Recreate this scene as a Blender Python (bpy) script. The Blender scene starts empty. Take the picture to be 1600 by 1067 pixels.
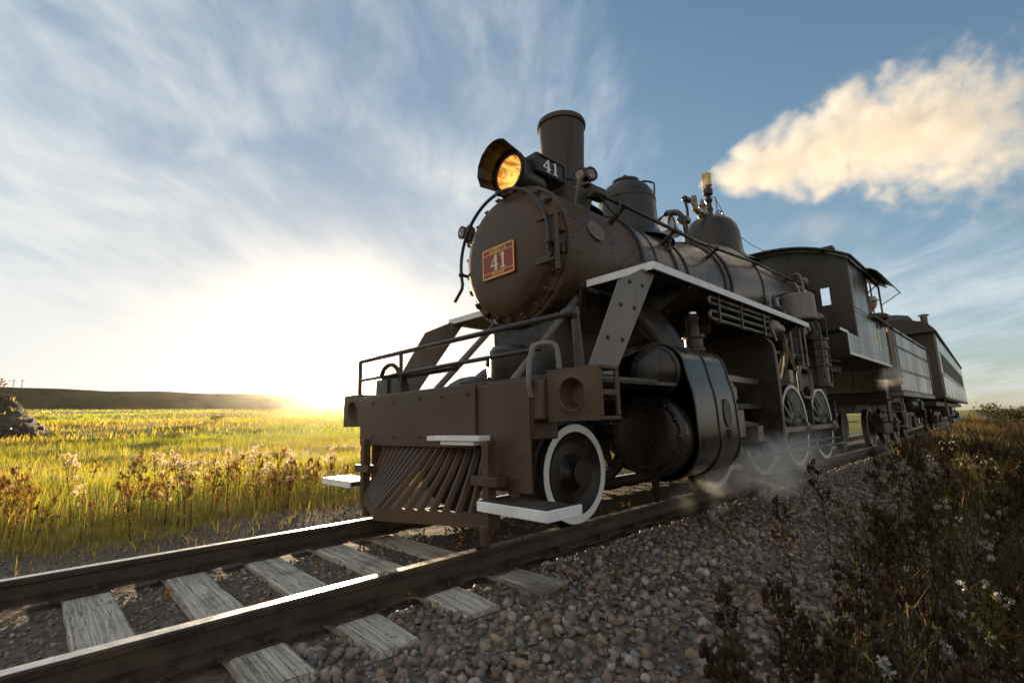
import bpy, math, random
import numpy as np
from mathutils import Vector, Matrix
R = math.radians
random.seed(41)
rng = np.random.default_rng(41)
scene = bpy.context.scene
COL = scene.collection

# ------------------------------------------------------------------ camera
YAW, PITCH, ROLL = .8068, .1671, -.0282
CAM = Vector((3.2013, -3.0, .7718))
cy_, sy_, cp_, sp_ = math.cos(YAW), math.sin(YAW), math.cos(PITCH), math.sin(PITCH)
FWD = Vector((-sy_*cp_, cy_*cp_, sp_)); RGT = Vector((cy_, sy_, 0)); UPV = RGT.cross(FWD)
c_, s_ = math.cos(ROLL), math.sin(ROLL)
RGT, UPV = RGT*c_ + UPV*s_, -RGT*s_ + UPV*c_
cam = bpy.data.cameras.new('camera')
cam.sensor_width = 36; cam.lens = 747.0/1600*36
cam.clip_start = .05; cam.clip_end = 9000
cam.dof.use_dof = True; cam.dof.focus_distance = 5.2; cam.dof.aperture_fstop = 4.0
camo = bpy.data.objects.new('camera', cam); COL.objects.link(camo)
camo.matrix_world = Matrix(((RGT.x, UPV.x, -FWD.x, CAM.x), (RGT.y, UPV.y, -FWD.y, CAM.y),
                            (RGT.z, UPV.z, -FWD.z, CAM.z), (0, 0, 0, 1)))
scene.camera = camo

# ------------------------------------------------------------------ render settings
scene.view_settings.view_transform = 'Standard'
scene.view_settings.look = 'None'
scene.view_settings.gamma = 1
scene.view_settings.exposure = 1.65
scene.cycles.volume_bounces = 5
scene.cycles.max_bounces = 8
scene.cycles.transparent_max_bounces = 12
scene.cycles.volume_step_rate = 1.0
scene.cycles.volume_max_steps = 256
scene.cycles.use_denoising = True
try: scene.cycles.denoiser = 'OPENIMAGEDENOISE'
except Exception: pass

# ------------------------------------------------------------------ world and sun
SUN = Vector((-.979, .418, .109)).normalized()
SUN_EL = math.asin(SUN.z); SUN_AZ = math.atan2(SUN.x, SUN.y)

class NT:
    """small node-tree helper"""
    def __init__(s, tree):
        s.t = tree; s.n = tree.nodes; s.l = tree.links
    def node(s, typ, **kw):
        n = s.n.new(typ)
        for k, v in kw.items(): setattr(n, k, v)
        return n
    def put(s, sock, v):
        if v is None: return
        if isinstance(v, bpy.types.NodeSocket): s.l.new(v, sock)
        elif isinstance(v, (tuple, list)) and len(v) == 3 and sock.type == 'RGBA': sock.default_value = (*v, 1)
        else: sock.default_value = v
    def math(s, op, a, b=None, c=None, clamp=False):
        n = s.node('ShaderNodeMath', operation=op); n.use_clamp = clamp
        for i, v in enumerate((a, b, c)): s.put(n.inputs[i], v)
        return n.outputs[0]
    def vmath(s, op, a, b=None):
        n = s.node('ShaderNodeVectorMath', operation=op)
        s.put(n.inputs[0], a)
        if b is not None: s.put(n.inputs[3] if op == 'SCALE' else n.inputs[1], b)
        return n.outputs['Value' if op in ('DOT_PRODUCT', 'LENGTH', 'DISTANCE') else 'Vector']
    def noise(s, vec, scale, detail=4, rough=.55, dist=0, out='Fac'):
        n = s.node('ShaderNodeTexNoise'); s.put(n.inputs['Vector'], vec)
        n.inputs['Scale'].default_value = scale; n.inputs['Detail'].default_value = detail
        n.inputs['Roughness'].default_value = rough; n.inputs['Distortion'].default_value = dist
        return n.outputs[out]
    def ramp(s, fac, lo, hi, a=0., b=1., smooth=True):
        n = s.node('ShaderNodeMapRange', interpolation_type='SMOOTHSTEP' if smooth else 'LINEAR')
        s.put(n.inputs['Value'], fac)
        for k, v in zip(('From Min', 'From Max', 'To Min', 'To Max'), (lo, hi, a, b)): s.put(n.inputs[k], v)
        return n.outputs[0]
    def mix(s, fac, a, b, blend='MIX'):
        n = s.node('ShaderNodeMix', data_type='RGBA', blend_type=blend)
        s.put(n.inputs[0], fac); s.put(n.inputs[6], a); s.put(n.inputs[7], b)
        return n.outputs[2]
    def mapping(s, vec, scale=(1, 1, 1), rot=(0, 0, 0), loc=(0, 0, 0)):
        n = s.node('ShaderNodeMapping'); s.put(n.inputs['Vector'], vec)
        n.inputs['Scale'].default_value = scale; n.inputs['Rotation'].default_value = rot; n.inputs['Location'].default_value = loc
        return n.outputs[0]
    def xyz(s, v):
        n = s.node('ShaderNodeSeparateXYZ'); s.put(n.inputs[0], v); return n.outputs
    def comb(s, x, y, z):
        n = s.node('ShaderNodeCombineXYZ')
        for i, v in enumerate((x, y, z)): s.put(n.inputs[i], v)
        return n.outputs[0]

world = bpy.data.worlds.new('World'); scene.world = world; world.use_nodes = True
w = NT(world.node_tree); w.n.clear()
wout = w.node('ShaderNodeOutputWorld'); bg = w.node('ShaderNodeBackground')
sky = w.node('ShaderNodeTexSky', sky_type='NISHITA')
sky.sun_disc = False; sky.sun_elevation = SUN_EL; sky.sun_rotation = SUN_AZ
sky.altitude = 800; sky.air_density = 1.0; sky.dust_density = .8; sky.ozone_density = 2.4
tc = w.node('ShaderNodeTexCoord'); dirv = tc.outputs['Generated']
dx, dy, dz = w.xyz(dirv)
zc = w.math('ADD', w.math('MAXIMUM', dz, 0.0), .16)
pl = w.comb(w.math('DIVIDE', dx, zc), w.math('DIVIDE', dy, zc), 0.0)      # flat cloud layer seen in perspective
# streaks run roughly away from the sun
pm = w.mapping(pl, rot=(0, 0, R(38)))
warp = w.noise(pm, .9, 3, .5, out='Color')
pw = w.vmath('ADD', pm, w.vmath('SCALE', w.vmath('SUBTRACT', warp, (.5, .5, .5)), .55))
st = w.noise(w.mapping(pw, scale=(.85, 1.45, 1)), 1.05, 6, .52)
fine = w.noise(w.mapping(pw, scale=(1.0, 2.6, 1), loc=(3.1, 1.7, 0)), 4.2, 6, .62)
big = w.noise(pm, .42, 2, .5)
rip = w.noise(w.mapping(pw, scale=(1.2, 1.7, 1), rot=(0, 0, R(12)), loc=(7, 2, 0)), 2.2, 6, .58, .8)
cov = w.math('ADD', w.math('MULTIPLY', st, .64), w.math('ADD', w.math('MULTIPLY', fine, .20), w.math('MULTIPLY', rip, .16)))
cov = w.math('ADD', cov, w.math('MULTIPLY', w.math('SUBTRACT', big, .5), .55))
sdot = w.vmath('DOT_PRODUCT', dirv, tuple(SUN))
clear = w.vmath('DOT_PRODUCT', dirv, tuple(Vector((-.04, 1.27, .80)).normalized()))      # one broad clear gap in the cirrus
cov = w.math('ADD', cov, w.ramp(dz, .46, .08, .05, .24))      # thicker streaks low down
cov = w.math('SUBTRACT', cov, w.math('MULTIPLY', w.ramp(clear, .68, 1.0), .26))
mask = w.ramp(cov, .40, .71)
mask = w.math('MULTIPLY', mask, w.ramp(dz, -.02, .05))
# cloud light: forward scattering near the sun, cooler away
glow = w.math('POWER', w.math('MAXIMUM', sdot, 0.0), 4.0)
cl = w.mix(w.ramp(sdot, -.45, .45), (2.9, 2.5, 2.05), (2.15, 2.32, 2.42))   # low sun warms the clouds opposite it
cl = w.mix(glow, cl, (2.75, 2.62, 2.40))
veil = w.vmath('DIVIDE', sky.outputs[0], w.vmath('ADD', w.vmath('SCALE', sky.outputs[0], 1/3.1), (1, 1, 1)))   # thin high veil evens out the glare
skyc = w.mix(w.math('MULTIPLY', mask, .78), veil, cl)
au = w.math('ADD', w.math('MULTIPLY', w.math('POWER', w.math('MAXIMUM', sdot, 0.0), 900.0), 26.0), w.math('MULTIPLY', w.math('POWER', w.math('MAXIMUM', sdot, 0.0), 70.0), 1.1))   # aureole round the low sun
skyc = w.mix(1.0, skyc, w.vmath('SCALE', (1.0, .88, .66), au), 'ADD')
w.put(bg.inputs['Color'], skyc); bg.inputs['Strength'].default_value = .12
w.l.new(bg.outputs[0], wout.inputs[0])

sl = bpy.data.lights.new('sun', 'SUN'); sl.energy = 5.0; sl.angle = R(.6); sl.color = (1.0, .78, .50)
so = bpy.data.objects.new('sun', sl); COL.objects.link(so)
so.rotation_euler = SUN.to_track_quat('Z', 'Y').to_euler()

# ------------------------------------------------------------------ helpers
def tag(o, label=None, cat=None, group=None, kind=None):
    if label: o['label'] = label
    if cat: o['category'] = cat
    if group: o['group'] = group
    if kind: o['kind'] = kind
    return o

def empty(name, loc=(0, 0, 0)):
    o = bpy.data.objects.new(name, None); COL.objects.link(o); o.location = loc
    o.empty_display_size = .2
    return o

def adopt(o, parent):
    if parent is not None:
        o.parent = parent
        m = Matrix.Translation(-wloc(parent)); o.matrix_parent_inverse = m
    return o

def wloc(o):
    v = Vector(o.location)
    if o.parent is not None: v = v + wloc(o.parent) + o.matrix_parent_inverse.translation
    return v

class MB:
    """collects shapes into one mesh"""
    def __init__(s): s.v = []; s.f = []; s.mi = []; s.cur = 0
    def add(s, vs, fs):
        b = len(s.v); s.v += [tuple(v) for v in vs]
        for f in fs: s.f.append([b+i for i in f]); s.mi.append(s.cur)
        return s
    def box(s, x0, x1, y0, y1, z0, z1, rot=None, piv=None):
        vs = [Vector((x, y, z)) for z in (z0, z1) for y in (y0, y1) for x in (x0, x1)]
        if rot is not None:
            c = Vector(piv) if piv is not None else sum(vs, Vector())/8
            vs = [c + rot @ (v-c) for v in vs]
        return s.add(vs, [(0, 2, 3, 1), (4, 5, 7, 6), (0, 1, 5, 4), (2, 6, 7, 3), (0, 4, 6, 2), (1, 3, 7, 5)])
    def frame(s, p, d):
        d = Vector(d).normalized(); a = Vector((0, 0, 1)) if abs(d.z) < .9 else Vector((1, 0, 0))
        u = d.cross(a).normalized(); return d, u, d.cross(u)
    def lathe(s, o, d, prof, seg=32, cap0=True, cap1=True, sq=None):
        """profile [(t along d, radius)]"""
        o = Vector(o); d, u, v = s.frame(o, d); vs = []; fs = []
        for t, r in prof:
            for k in range(seg):
                a = 2*math.pi*k/seg
                vs.append(o + d*t + (u*math.cos(a) + v*math.sin(a))*r)
        n = len(prof)
        for i in range(n-1):
            for k in range(seg):
                k2 = (k+1) % seg
                fs.append((i*seg+k, i*seg+k2, (i+1)*seg+k2, (i+1)*seg+k))
        if cap0: fs.append(tuple(range(seg-1, -1, -1)))
        if cap1: fs.append(tuple((n-1)*seg+k for k in range(seg)))
        return s.add(vs, fs)
    def cyl(s, p0, p1, r0, r1=None, seg=16):
        p0, p1 = Vector(p0), Vector(p1)
        return s.lathe(p0, p1-p0, [(0, r0), ((p1-p0).length, r0 if r1 is None else r1)], seg)
    def tube(s, pts, r, seg=8, closed=False):
        pts = [Vector(p) for p in pts]; n = len(pts); vs = []; fs = []
        prev = None
        for i, p in enumerate(pts):
            a = pts[(i-1) % n] if (i > 0 or closed) else p
            b = pts[(i+1) % n] if (i < n-1 or closed) else p
            d = (b-a).normalized()
            if prev is None:
                _, u, _ = s.frame(p, d)
            else:
                u = prev - d*prev.dot(d)
                if u.length < 1e-5: _, u, _ = s.frame(p, d)
                u.normalize()
            prev = u; v = d.cross(u)
            rr = r[i] if isinstance(r, (list, tuple)) else r
            for k in range(seg):
                t = 2*math.pi*k/seg; vs.append(p + (u*math.cos(t) + v*math.sin(t))*rr)
        m = n if closed else n-1
        for i in range(m):
            j = (i+1) % n
            for k in range(seg):
                k2 = (k+1) % seg
                fs.append((i*seg+k, i*seg+k2, j*seg+k2, j*seg+k))
        if not closed:
            fs.append(tuple(range(seg-1, -1, -1))); fs.append(tuple((n-1)*seg+k for k in range(seg)))
        return s.add(vs, fs)
    def prism(s, poly, o, u, v, h):
        """2-D polygon in the plane (u, v) at o, extruded by vector h"""
        o, u, v, h = Vector(o), Vector(u), Vector(v), Vector(h); n = len(poly)
        vs = [o + u*a + v*b for a, b in poly] + [o + u*a + v*b + h for a, b in poly]
        fs = [tuple(range(n-1, -1, -1)), tuple(range(n, 2*n))]
        fs += [(i, (i+1) % n, n+(i+1) % n, n+i) for i in range(n)]
        return s.add(vs, fs)
    def rivets(s, pts, nrm, r=.011, h=.008):
        for p, n in zip(pts, nrm):
            p = Vector(p); d, u, v = s.frame(p, n)
            ring = [p + (u*math.cos(a) + v*math.sin(a))*r for a in [i*math.pi/3 for i in range(6)]]
            top = [p + d*h + (u*math.cos(a) + v*math.sin(a))*r*.55 for a in [i*math.pi/3 for i in range(6)]]
            s.add(ring+top, [(i, (i+1) % 6, 6+(i+1) % 6, 6+i) for i in range(6)] + [tuple(range(6, 12))])
        return s
    def build(s, name, mat, parent=None, bevel=0, smooth=35, solid=0):
        me = bpy.data.meshes.new(name); me.from_pydata(s.v, [], s.f)
        mats = mat if isinstance(mat, (list, tuple)) else [mat]
        for m in mats: me.materials.append(m)
        if len(mats) > 1: me.polygons.foreach_set('material_index', s.mi)
        import bmesh
        bm = bmesh.new(); bm.from_mesh(me); bmesh.ops.recalc_face_normals(bm, faces=bm.faces); bm.to_mesh(me); bm.free()
        if smooth:
            me.shade_smooth(); me.set_sharp_from_angle(angle=R(smooth))
        me.update()
        o = bpy.data.objects.new(name, me); COL.objects.link(o)
        if bevel:
            b = o.modifiers.new('bevel', 'BEVEL'); b.width = bevel; b.segments = 2; b.limit_method = 'ANGLE'; b.angle_limit = R(50)
        if name in ('rivets', 'studs', 'bolts', 'raised_lettering'): o['kind'] = 'stuff'
        return adopt(o, parent)

def arc(c, u, v, r, a0, a1, n):
    c, u, v = Vector(c), Vector(u), Vector(v)
    return [c + (u*math.cos(R(a0+(a1-a0)*i/n)) + v*math.sin(R(a0+(a1-a0)*i/n)))*r for i in range(n+1)]

def smooth_path(pts, n=6):
    """Catmull-Rom through the points"""
    P = [Vector(p) for p in pts]; out = []
    for i in range(len(P)-1):
        p0, p1, p2, p3 = P[max(i-1, 0)], P[i], P[i+1], P[min(i+2, len(P)-1)]
        for k in range(n):
            t = k/n
            out.append(.5*((2*p1) + (p2-p0)*t + (2*p0-5*p1+4*p2-p3)*t*t + (3*p1-p0-3*p2+p3)*t**3))
    return out + [P[-1]]

# ------------------------------------------------------------------ materials
def material(name):
    m = bpy.data.materials.new(name); m.use_nodes = True
    t = NT(m.node_tree); b = m.node_tree.nodes['Principled BSDF']
    return m, t, b

def coat(name, c0, c1, rough=(.4, .65), scale=3.0, metal=0., bump=.02, spec=.5, drips=0., grain=40):
    m, t, b = material(name)
    tc = t.node('ShaderNodeTexCoord').outputs['Object']
    v = t.mapping(tc, scale=(1, 1, 1/(1+4*drips)))
    n1 = t.noise(v, scale, 6, .62); n2 = t.noise(tc, grain, 3, .6)
    f = t.ramp(t.math('ADD', t.math('MULTIPLY', n1, .72), t.math('MULTIPLY', n2, .28)), .38, .62)
    cc = t.mix(f, c0, c1)
    if drips:      # thin run marks of soot and rain down the sheet
        n3 = t.noise(t.mapping(tc, scale=(9, 9, .55)), 2.2, 4, .6)
        cc = t.mix(t.math('MULTIPLY', t.ramp(n3, .54, .70), min(.75, .55*drips+.2)), cc, tuple(.35*a for a in c0))
        n4 = t.noise(t.mapping(tc, scale=(7, 7, .8), loc=(4, 2, 7)), 3.1, 3, .6)
        cc = t.mix(t.math('MULTIPLY', t.ramp(n4, .60, .74), .45), cc, tuple(min(.8, 1.5*a) for a in c1))
    t.put(b.inputs['Base Color'], cc)
    t.put(b.inputs['Roughness'], t.ramp(f, 0, 1, *rough, smooth=False))
    b.inputs['Metallic'].default_value = metal
    b.inputs['Specular IOR Level'].default_value = spec
    if bump:
        bp = t.node('ShaderNodeBump'); bp.inputs['Strength'].default_value = .35; bp.inputs['Distance'].default_value = bump
        t.put(bp.inputs['Height'], t.math('ADD', n1, t.math('MULTIPLY', n2, .3))); t.put(b.inputs['Normal'], bp.outputs[0])
    return m

M = {}
M['black'] = coat('black_paint', (.014, .010, .008), (.040, .030, .022), (.26, .55), 2.4, bump=.006, drips=.5)
M['jacket2'] = coat('cylinder_jacket_sheet', (.030, .024, .020), (.075, .060, .050), (.20, .40), 2.0, metal=.2, bump=.004, drips=.4)
M['front'] = coat('smokebox_graphite', (.046, .026, .014), (.098, .058, .032), (.42, .70), 2.2, bump=.008)
M['stack'] = coat('sooty_stack_iron', (.030, .019, .012), (.085, .052, .030), (.45, .75), 3.0, bump=.008, drips=.9)
M['jacket'] = coat('boiler_jacket_steel', (.075, .058, .050), (.17, .135, .115), (.22, .42), 1.7, metal=.35, bump=.004, drips=.4)
M['frame'] = coat('oily_black_steel', (.009, .006, .005), (.030, .021, .015), (.30, .65), 5, bump=.008)
M['steel'] = coat('worn_steel', (.12, .10, .085), (.26, .225, .19), (.30, .5), 5, metal=.5, bump=.004)
M['greyplate'] = coat('grey_painted_plate', (.13, .112, .100), (.20, .175, .155), (.38, .55), 2.5, bump=.003, drips=.3)
M['white'] = coat('white_paint', (.72, .72, .71), (.86, .86, .85), (.4, .6), 7, bump=.004)
M['brass'] = coat('dull_brass', (.42, .27, .09), (.58, .40, .16), (.22, .4), 5, metal=1, bump=.002)
M['nickel'] = coat('bright_metal', (.50, .47, .42), (.66, .63, .58), (.18, .35), 5, metal=1, bump=.002)
M['red'] = coat('maroon_enamel', (.24, .026, .012), (.32, .040, .018), (.35, .5), 8, bump=.001)
M['gold'] = coat('gold_leaf', (.80, .48, .08), (.92, .62, .15), (.35, .5), 9, bump=.001)
M['cream'] = coat('cream_paint', (.70, .62, .36), (.80, .72, .45), (.4, .55), 9, bump=.001)
M['cabpaint'] = coat('cab_black_steel_sheet', (.085, .072, .063), (.18, .157, .138), (.24, .44), 1.8, metal=.2, bump=.006, drips=1.0)
M['tender'] = coat('tender_black_sheet', (.085, .068, .055), (.19, .160, .132), (.20, .40), 1.6, metal=.2, bump=.006, drips=1.0)
M['coach'] = coat('coach_green_paint', (.085, .088, .062), (.15, .155, .112), (.14, .28), 1.5, bump=.003, drips=.8)
M['roof'] = coat('coach_roof_tar', (.022, .017, .015), (.045, .034, .028), (.55, .75), 2, bump=.008)
M['wood'] = coat('dark_plank', (.03, .024, .018), (.065, .052, .038), (.6, .8), 6, bump=.006)
M['rail'] = coat('rail_rust', (.030, .020, .014), (.075, .048, .030), (.45, .7), 6, bump=.004)
M['railtop'] = coat('polished_rail_head', (.40, .37, .33), (.55, .51, .46), (.24, .36), 12, metal=1, bump=.0008)
M['hull'] = coat('warm_wood_interior', (.10, .055, .025), (.20, .11, .05), (.5, .7), 3, bump=.003)
M['skin'] = coat('skin', (.42, .24, .16), (.50, .30, .21), (.45, .6), 9, bump=.001)
M['cloth'] = coat('dark_work_jacket', (.035, .035, .045), (.07, .07, .085), (.75, .9), 9, bump=.004)
M['cap'] = coat('pale_cap', (.45, .42, .38), (.55, .52, .47), (.75, .9), 12, bump=.003)
M['rubber'] = coat('rubber_hose', (.012, .012, .012), (.03, .028, .026), (.6, .8), 8, bump=.002)

def glass(name, col, rough=.05, alpha=None):
    m, t, b = material(name)
    b.inputs['Base Color'].default_value = (*col, 1); b.inputs['Roughness'].default_value = rough
    b.inputs['Transmission Weight'].default_value = .0
    b.inputs['Metallic'].default_value = 0; b.inputs['Specular IOR Level'].default_value = .9
    return m
M['pane'] = glass('window_pane', (.02, .022, .024), .06)
M['lampglass'] = glass('marker_lamp_glass', (.20, .10, .07), .08)
m, t, b = material('headlight_reflector')     # amber glow put into the bowl's mottled colour and weak emission
tcx = t.node('ShaderNodeTexCoord').outputs['Object']
nz = t.noise(t.mapping(tcx, scale=(5, 1, 7)), 1.6, 5, .65, 1.2)
cc = t.mix(t.ramp(nz, .38, .66), (.34, .15, .03), (.95, .60, .20))
t.put(b.inputs['Base Color'], cc); b.inputs['Roughness'].default_value = .22; b.inputs['Metallic'].default_value = .6
t.put(b.inputs['Emission Color'], cc); b.inputs['Emission Strength'].default_value = .42
M['reflector'] = m

def timber():
    m, t, b = material('weathered_tie_wood')
    oi = t.node('ShaderNodeObjectInfo')
    tc = t.node('ShaderNodeTexCoord').outputs['Object']
    v = t.vmath('ADD', tc, t.vmath('SCALE', t.comb(oi.outputs['Random'], oi.outputs['Random'], 0.0), 37.0))
    g = t.noise(t.mapping(v, scale=(.55, 26, 9)), 2.4, 8, .72, .06)
    k = t.noise(v, 2.3, 5, .6); sp = t.noise(v, 62, 2, .5)
    base = t.mix(t.ramp(g, .38, .62), (.34, .295, .235), (.64, .58, .49))
    base = t.mix(t.math('MULTIPLY', t.ramp(k, .52, .68), .7), base, (.12, .095, .07))
    base = t.mix(t.math('MULTIPLY', t.ramp(sp, .63, .70), .75), base, (.05, .04, .03))
    crk = t.noise(t.mapping(v, scale=(.35, 8, 3), loc=(5, 3, 1)), 3.0, 5, .65, .12)
    cf = t.ramp(t.math('ABSOLUTE', t.math('SUBTRACT', crk, .5)), .001, .010, .35, 1.)
    base = t.mix(cf, (.03, .024, .018), base)
    t.put(b.inputs['Base Color'], base); b.inputs['Roughness'].default_value = .85
    bp = t.node('ShaderNodeBump'); bp.inputs['Strength'].default_value = .8; bp.inputs['Distance'].default_value = .012
    t.put(bp.inputs['Height'], t.math('ADD', t.math('MULTIPLY', g, .6), cf)); t.put(b.inputs['Normal'], bp.outputs[0])
    return m
M['tie'] = timber()

def leafmat(name, attr=True, trans=.62, gain=1.0):
    """thin plant tissue: colour per blade from a mesh attribute, light passes through it"""
    m = bpy.data.materials.new(name); m.use_nodes = True; t = NT(m.node_tree); t.n.clear()
    out = t.node('ShaderNodeOutputMaterial')
    a = t.node('ShaderNodeAttribute', attribute_name='tint').outputs['Color']
    if gain != 1: a = t.mix(1.0, a, (gain, gain, gain), 'MULTIPLY')
    d = t.node('ShaderNodeBsdfDiffuse'); tr = t.node('ShaderNodeBsdfTranslucent'); mx = t.node('ShaderNodeMixShader')
    t.put(d.inputs[0], a); t.put(tr.inputs[0], a); mx.inputs[0].default_value = trans
    t.l.new(d.outputs[0], mx.inputs[1]); t.l.new(tr.outputs[0], mx.inputs[2])
    t.l.new(mx.outputs[0], out.inputs[0])
    return m
M['leaf'] = leafmat('plant_tissue')
m, t, b = material('ballast_stone')
a = t.node('ShaderNodeAttribute', attribute_name='tint').outputs['Color']
n = t.noise(t.node('ShaderNodeTexCoord').outputs['Object'], 55, 4, .65)
t.put(b.inputs['Base Color'], t.mix(t.ramp(n, .3, .7, .0, .45), a, (.06, .05, .04), 'MIX'))
b.inputs['Roughness'].default_value = .72
M['stone'] = m

def ground_mat():
    m, t, b = material('prairie_ground')
    P = t.node('ShaderNodeNewGeometry').outputs['Position']
    n1 = t.noise(t.mapping(P, scale=(1, .45, 1)), .05, 6, .6, .6)
    n2 = t.noise(t.mapping(P, scale=(1, .5, 1)), .22, 5, .6)
    n3 = t.noise(P, 2.2, 5, .65)
    g = t.mix(t.ramp(n1, .40, .60), (.20, .20, .025), (.32, .24, .06))
    g = t.mix(t.ramp(n2, .45, .62), g, (.16, .17, .022))
    g = t.mix(t.math('MULTIPLY', t.ramp(n3, .35, .7), .5), g, (.055, .06, .016))
    x = t.xyz(P)[0]
    # bare gravelly dirt beside the line, grass farther out
    wob = t.math('MULTIPLY', t.math('SUBTRACT', n3, .5), 1.2)
    fl = t.ramp(t.math('ADD', x, wob), -5.3, -4.5)
    fr = t.ramp(t.math('ADD', x, wob), 2.0, 2.6)
    dirt = t.mix(t.ramp(t.noise(P, 30, 4, .7), .35, .65), (.075, .060, .045), (.17, .14, .11))
    c = t.mix(fl, g, dirt); c = t.mix(fr, c, (.045, .040, .020))
    t.put(b.inputs['Base Color'], c); b.inputs['Roughness'].default_value = .95; b.inputs['Specular IOR Level'].default_value = .1
    bp = t.node('ShaderNodeBump'); bp.inputs['Strength'].default_value = .6; bp.inputs['Distance'].default_value = .08
    t.put(bp.inputs['Height'], n3); t.put(b.inputs['Normal'], bp.outputs[0])
    return m
M['ground'] = ground_mat()

def hill_mat():
    m, t, b = material('dry_grass_hill')
    P = t.node('ShaderNodeNewGeometry').outputs['Position']
    n = t.noise(t.mapping(P, scale=(.5, 1, 2.5)), .035, 8, .66, .5); n2 = t.noise(t.mapping(P, scale=(1, 1, 2)), .16, 5, .65)
    c = t.mix(t.ramp(n, .42, .58), (.016, .018, .006), (.070, .060, .024))
    c = t.mix(t.math('MULTIPLY', t.ramp(n2, .5, .7), .6), c, (.035, .04, .016))
    t.put(b.inputs['Base Color'], c); b.inputs['Roughness'].default_value = 1; b.inputs['Specular IOR Level'].default_value = 0
    return m
M['hill'] = hill_mat()

def track_x(y):          # the line bends gently away to the left behind the tender
    return -max(0., y-12.0)**2/1050.0

def ground_z(x, y):
    xt = x - track_x(y)
    # tilt of the canted formation against the land: prairie climbs away on one side
    if xt < -3.0: z = -.60 + .0435*min(-xt-3.0, 430)
    elif xt < -1.5: z = -.205 - .395*((-xt-1.5)/1.5)**1.1
    elif xt < 1.6: z = -.185
    elif xt < 3.0: z = -.185 - .40*((xt-1.6)/1.4)**1.2
    else: z = -.585 - .006*min(xt-3.0, 60)
    a = min(1, max(0, abs(xt)-1.4)/3)
    z += a*(.05*math.sin(x*1.3+y*.7) + .04*math.sin(y*1.9-x*.6))
    if xt < -12: z += .25*math.sin(x*.11+y*.05)*min(1, (-xt-12)/20) + .12*math.sin(y*.13-x*.04)*min(1, (-xt-12)/20)
    return z

# ================================================================== THE LAND
def axis_samples(near, far, step, growth):
    out = [0.]; s = step
    while out[-1] < far:
        if out[-1] > near: s *= growth
        out.append(out[-1]+s)
    return out
xp = axis_samples(9, 1000, .22, 1.12)
xs = sorted([-a for a in xp[1:]] + xp)
yp = axis_samples(16, 1400, .4, 1.12); yn = axis_samples(7, 700, .4, 1.2)
ys = sorted([-a for a in yn[1:]] + yp)
gv = [(x, y, ground_z(x, y)) for y in ys for x in xs]
nx = len(xs)
gf = [(j*nx+i, j*nx+i+1, (j+1)*nx+i+1, (j+1)*nx+i) for j in range(len(ys)-1) for i in range(nx-1)]
g = MB(); g.v = gv; g.f = gf; g.mi = [0]*len(gf)
tag(g.build('prairie_ground', M['ground'], smooth=60), 'prairie ground of grass and dirt on both sides of the railway', kind='structure')

def hill_ridge(name, az0, az1, dist, depth, height, mat, seed, label):
    """a long low ridge standing on the plain; azimuth in degrees from +Y towards -X"""
    r = random.Random(seed); ph = [r.uniform(0, 6) for _ in range(6)]
    b = MB(); n, mrow = 150, 13; vs = []; fs = []
    for i in range(n+1):
        az = R(az0+(az1-az0)*i/n); s = i/n
        hh = height(az) * (1 + .05*math.sin(s*17+ph[0]) + .035*math.sin(s*41+ph[1]) + .02*math.sin(s*97+ph[2]))
        for j in range(mrow+1):
            u = j/mrow; d = dist + depth*u + 14*math.sin(s*9+ph[3]) + 5*math.sin(s*31+ph[4])
            x, y = CAM.x - math.sin(az)*d, CAM.y + math.cos(az)*d
            base = ground_z(x, y) - .4
            prof = math.sin(min(1, u*1.9)*math.pi/2)**1.3 if u < .527 else 1 - .10*(u-.527)/.473
            gul = 1 - .16*max(0, math.sin(s*63+ph[5]+2.5*u))*math.sin(math.pi*min(1, u*1.9))
            vs.append((x, y, base + hh*prof*gul if 0 < j else base))
    for i in range(n):
        for j in range(mrow):
            a = i*(mrow+1)+j; fs.append((a, a+1, a+mrow+2, a+mrow+1))
    b.v = vs; b.f = fs; b.mi = [0]*len(fs)
    return tag(b.build(name, mat, smooth=80), label, kind='structure')
hill_ridge('hill', 20, 128, 330, 90, lambda az: 12.6 - 2.0*max(0, math.cos(az-R(20))), M['hill'], 3, 'long low grassy hill closing the far side of the meadow')
hill_ridge('hill', 108, 150, 240, 80, lambda az: 5.5*max(0., math.sin((math.degrees(az)-108)/42*math.pi)), M['hill'], 8, 'lower swell of the grassy hill in the distance')

# ---------------------------------------------------------------- railway track
track = tag(empty('railway_track', (0, 0, -.142)), 'railway track of two steel rails on weathered wooden ties', kind='structure')
RH = .14
prof = [(-.066, -RH), (.066, -RH), (.066, -RH+.012), (.012, -RH+.03), (.010, -.045), (.034, -.034), (.036, -.010), (.030, 0), (-.030, 0), (-.036, -.010), (-.034, -.034), (-.010, -.045), (-.012, -RH+.03), (-.066, -RH+.012)]
for s in (1, -1):
    b = MB(); yy = [-9 + i*.75 for i in range(17)] + [3.75+i*1.5 for i in range(1, 60)]; n = len(prof)
    for y in yy:
        for px, pz in prof: b.v.append((s*.7535 + px + track_x(y), y, pz))
    for i in range(len(yy)-1):
        for k in range(n):
            k2 = (k+1) % n; b.f.append([i*n+k, i*n+k2, (i+1)*n+k2, (i+1)*n+k]); b.mi.append(1 if k == 7 else 0)
    b.f.append(list(range(n))); b.mi.append(0)
    b.build('rail', [M['rail'], M['railtop']], track, smooth=30)

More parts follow.
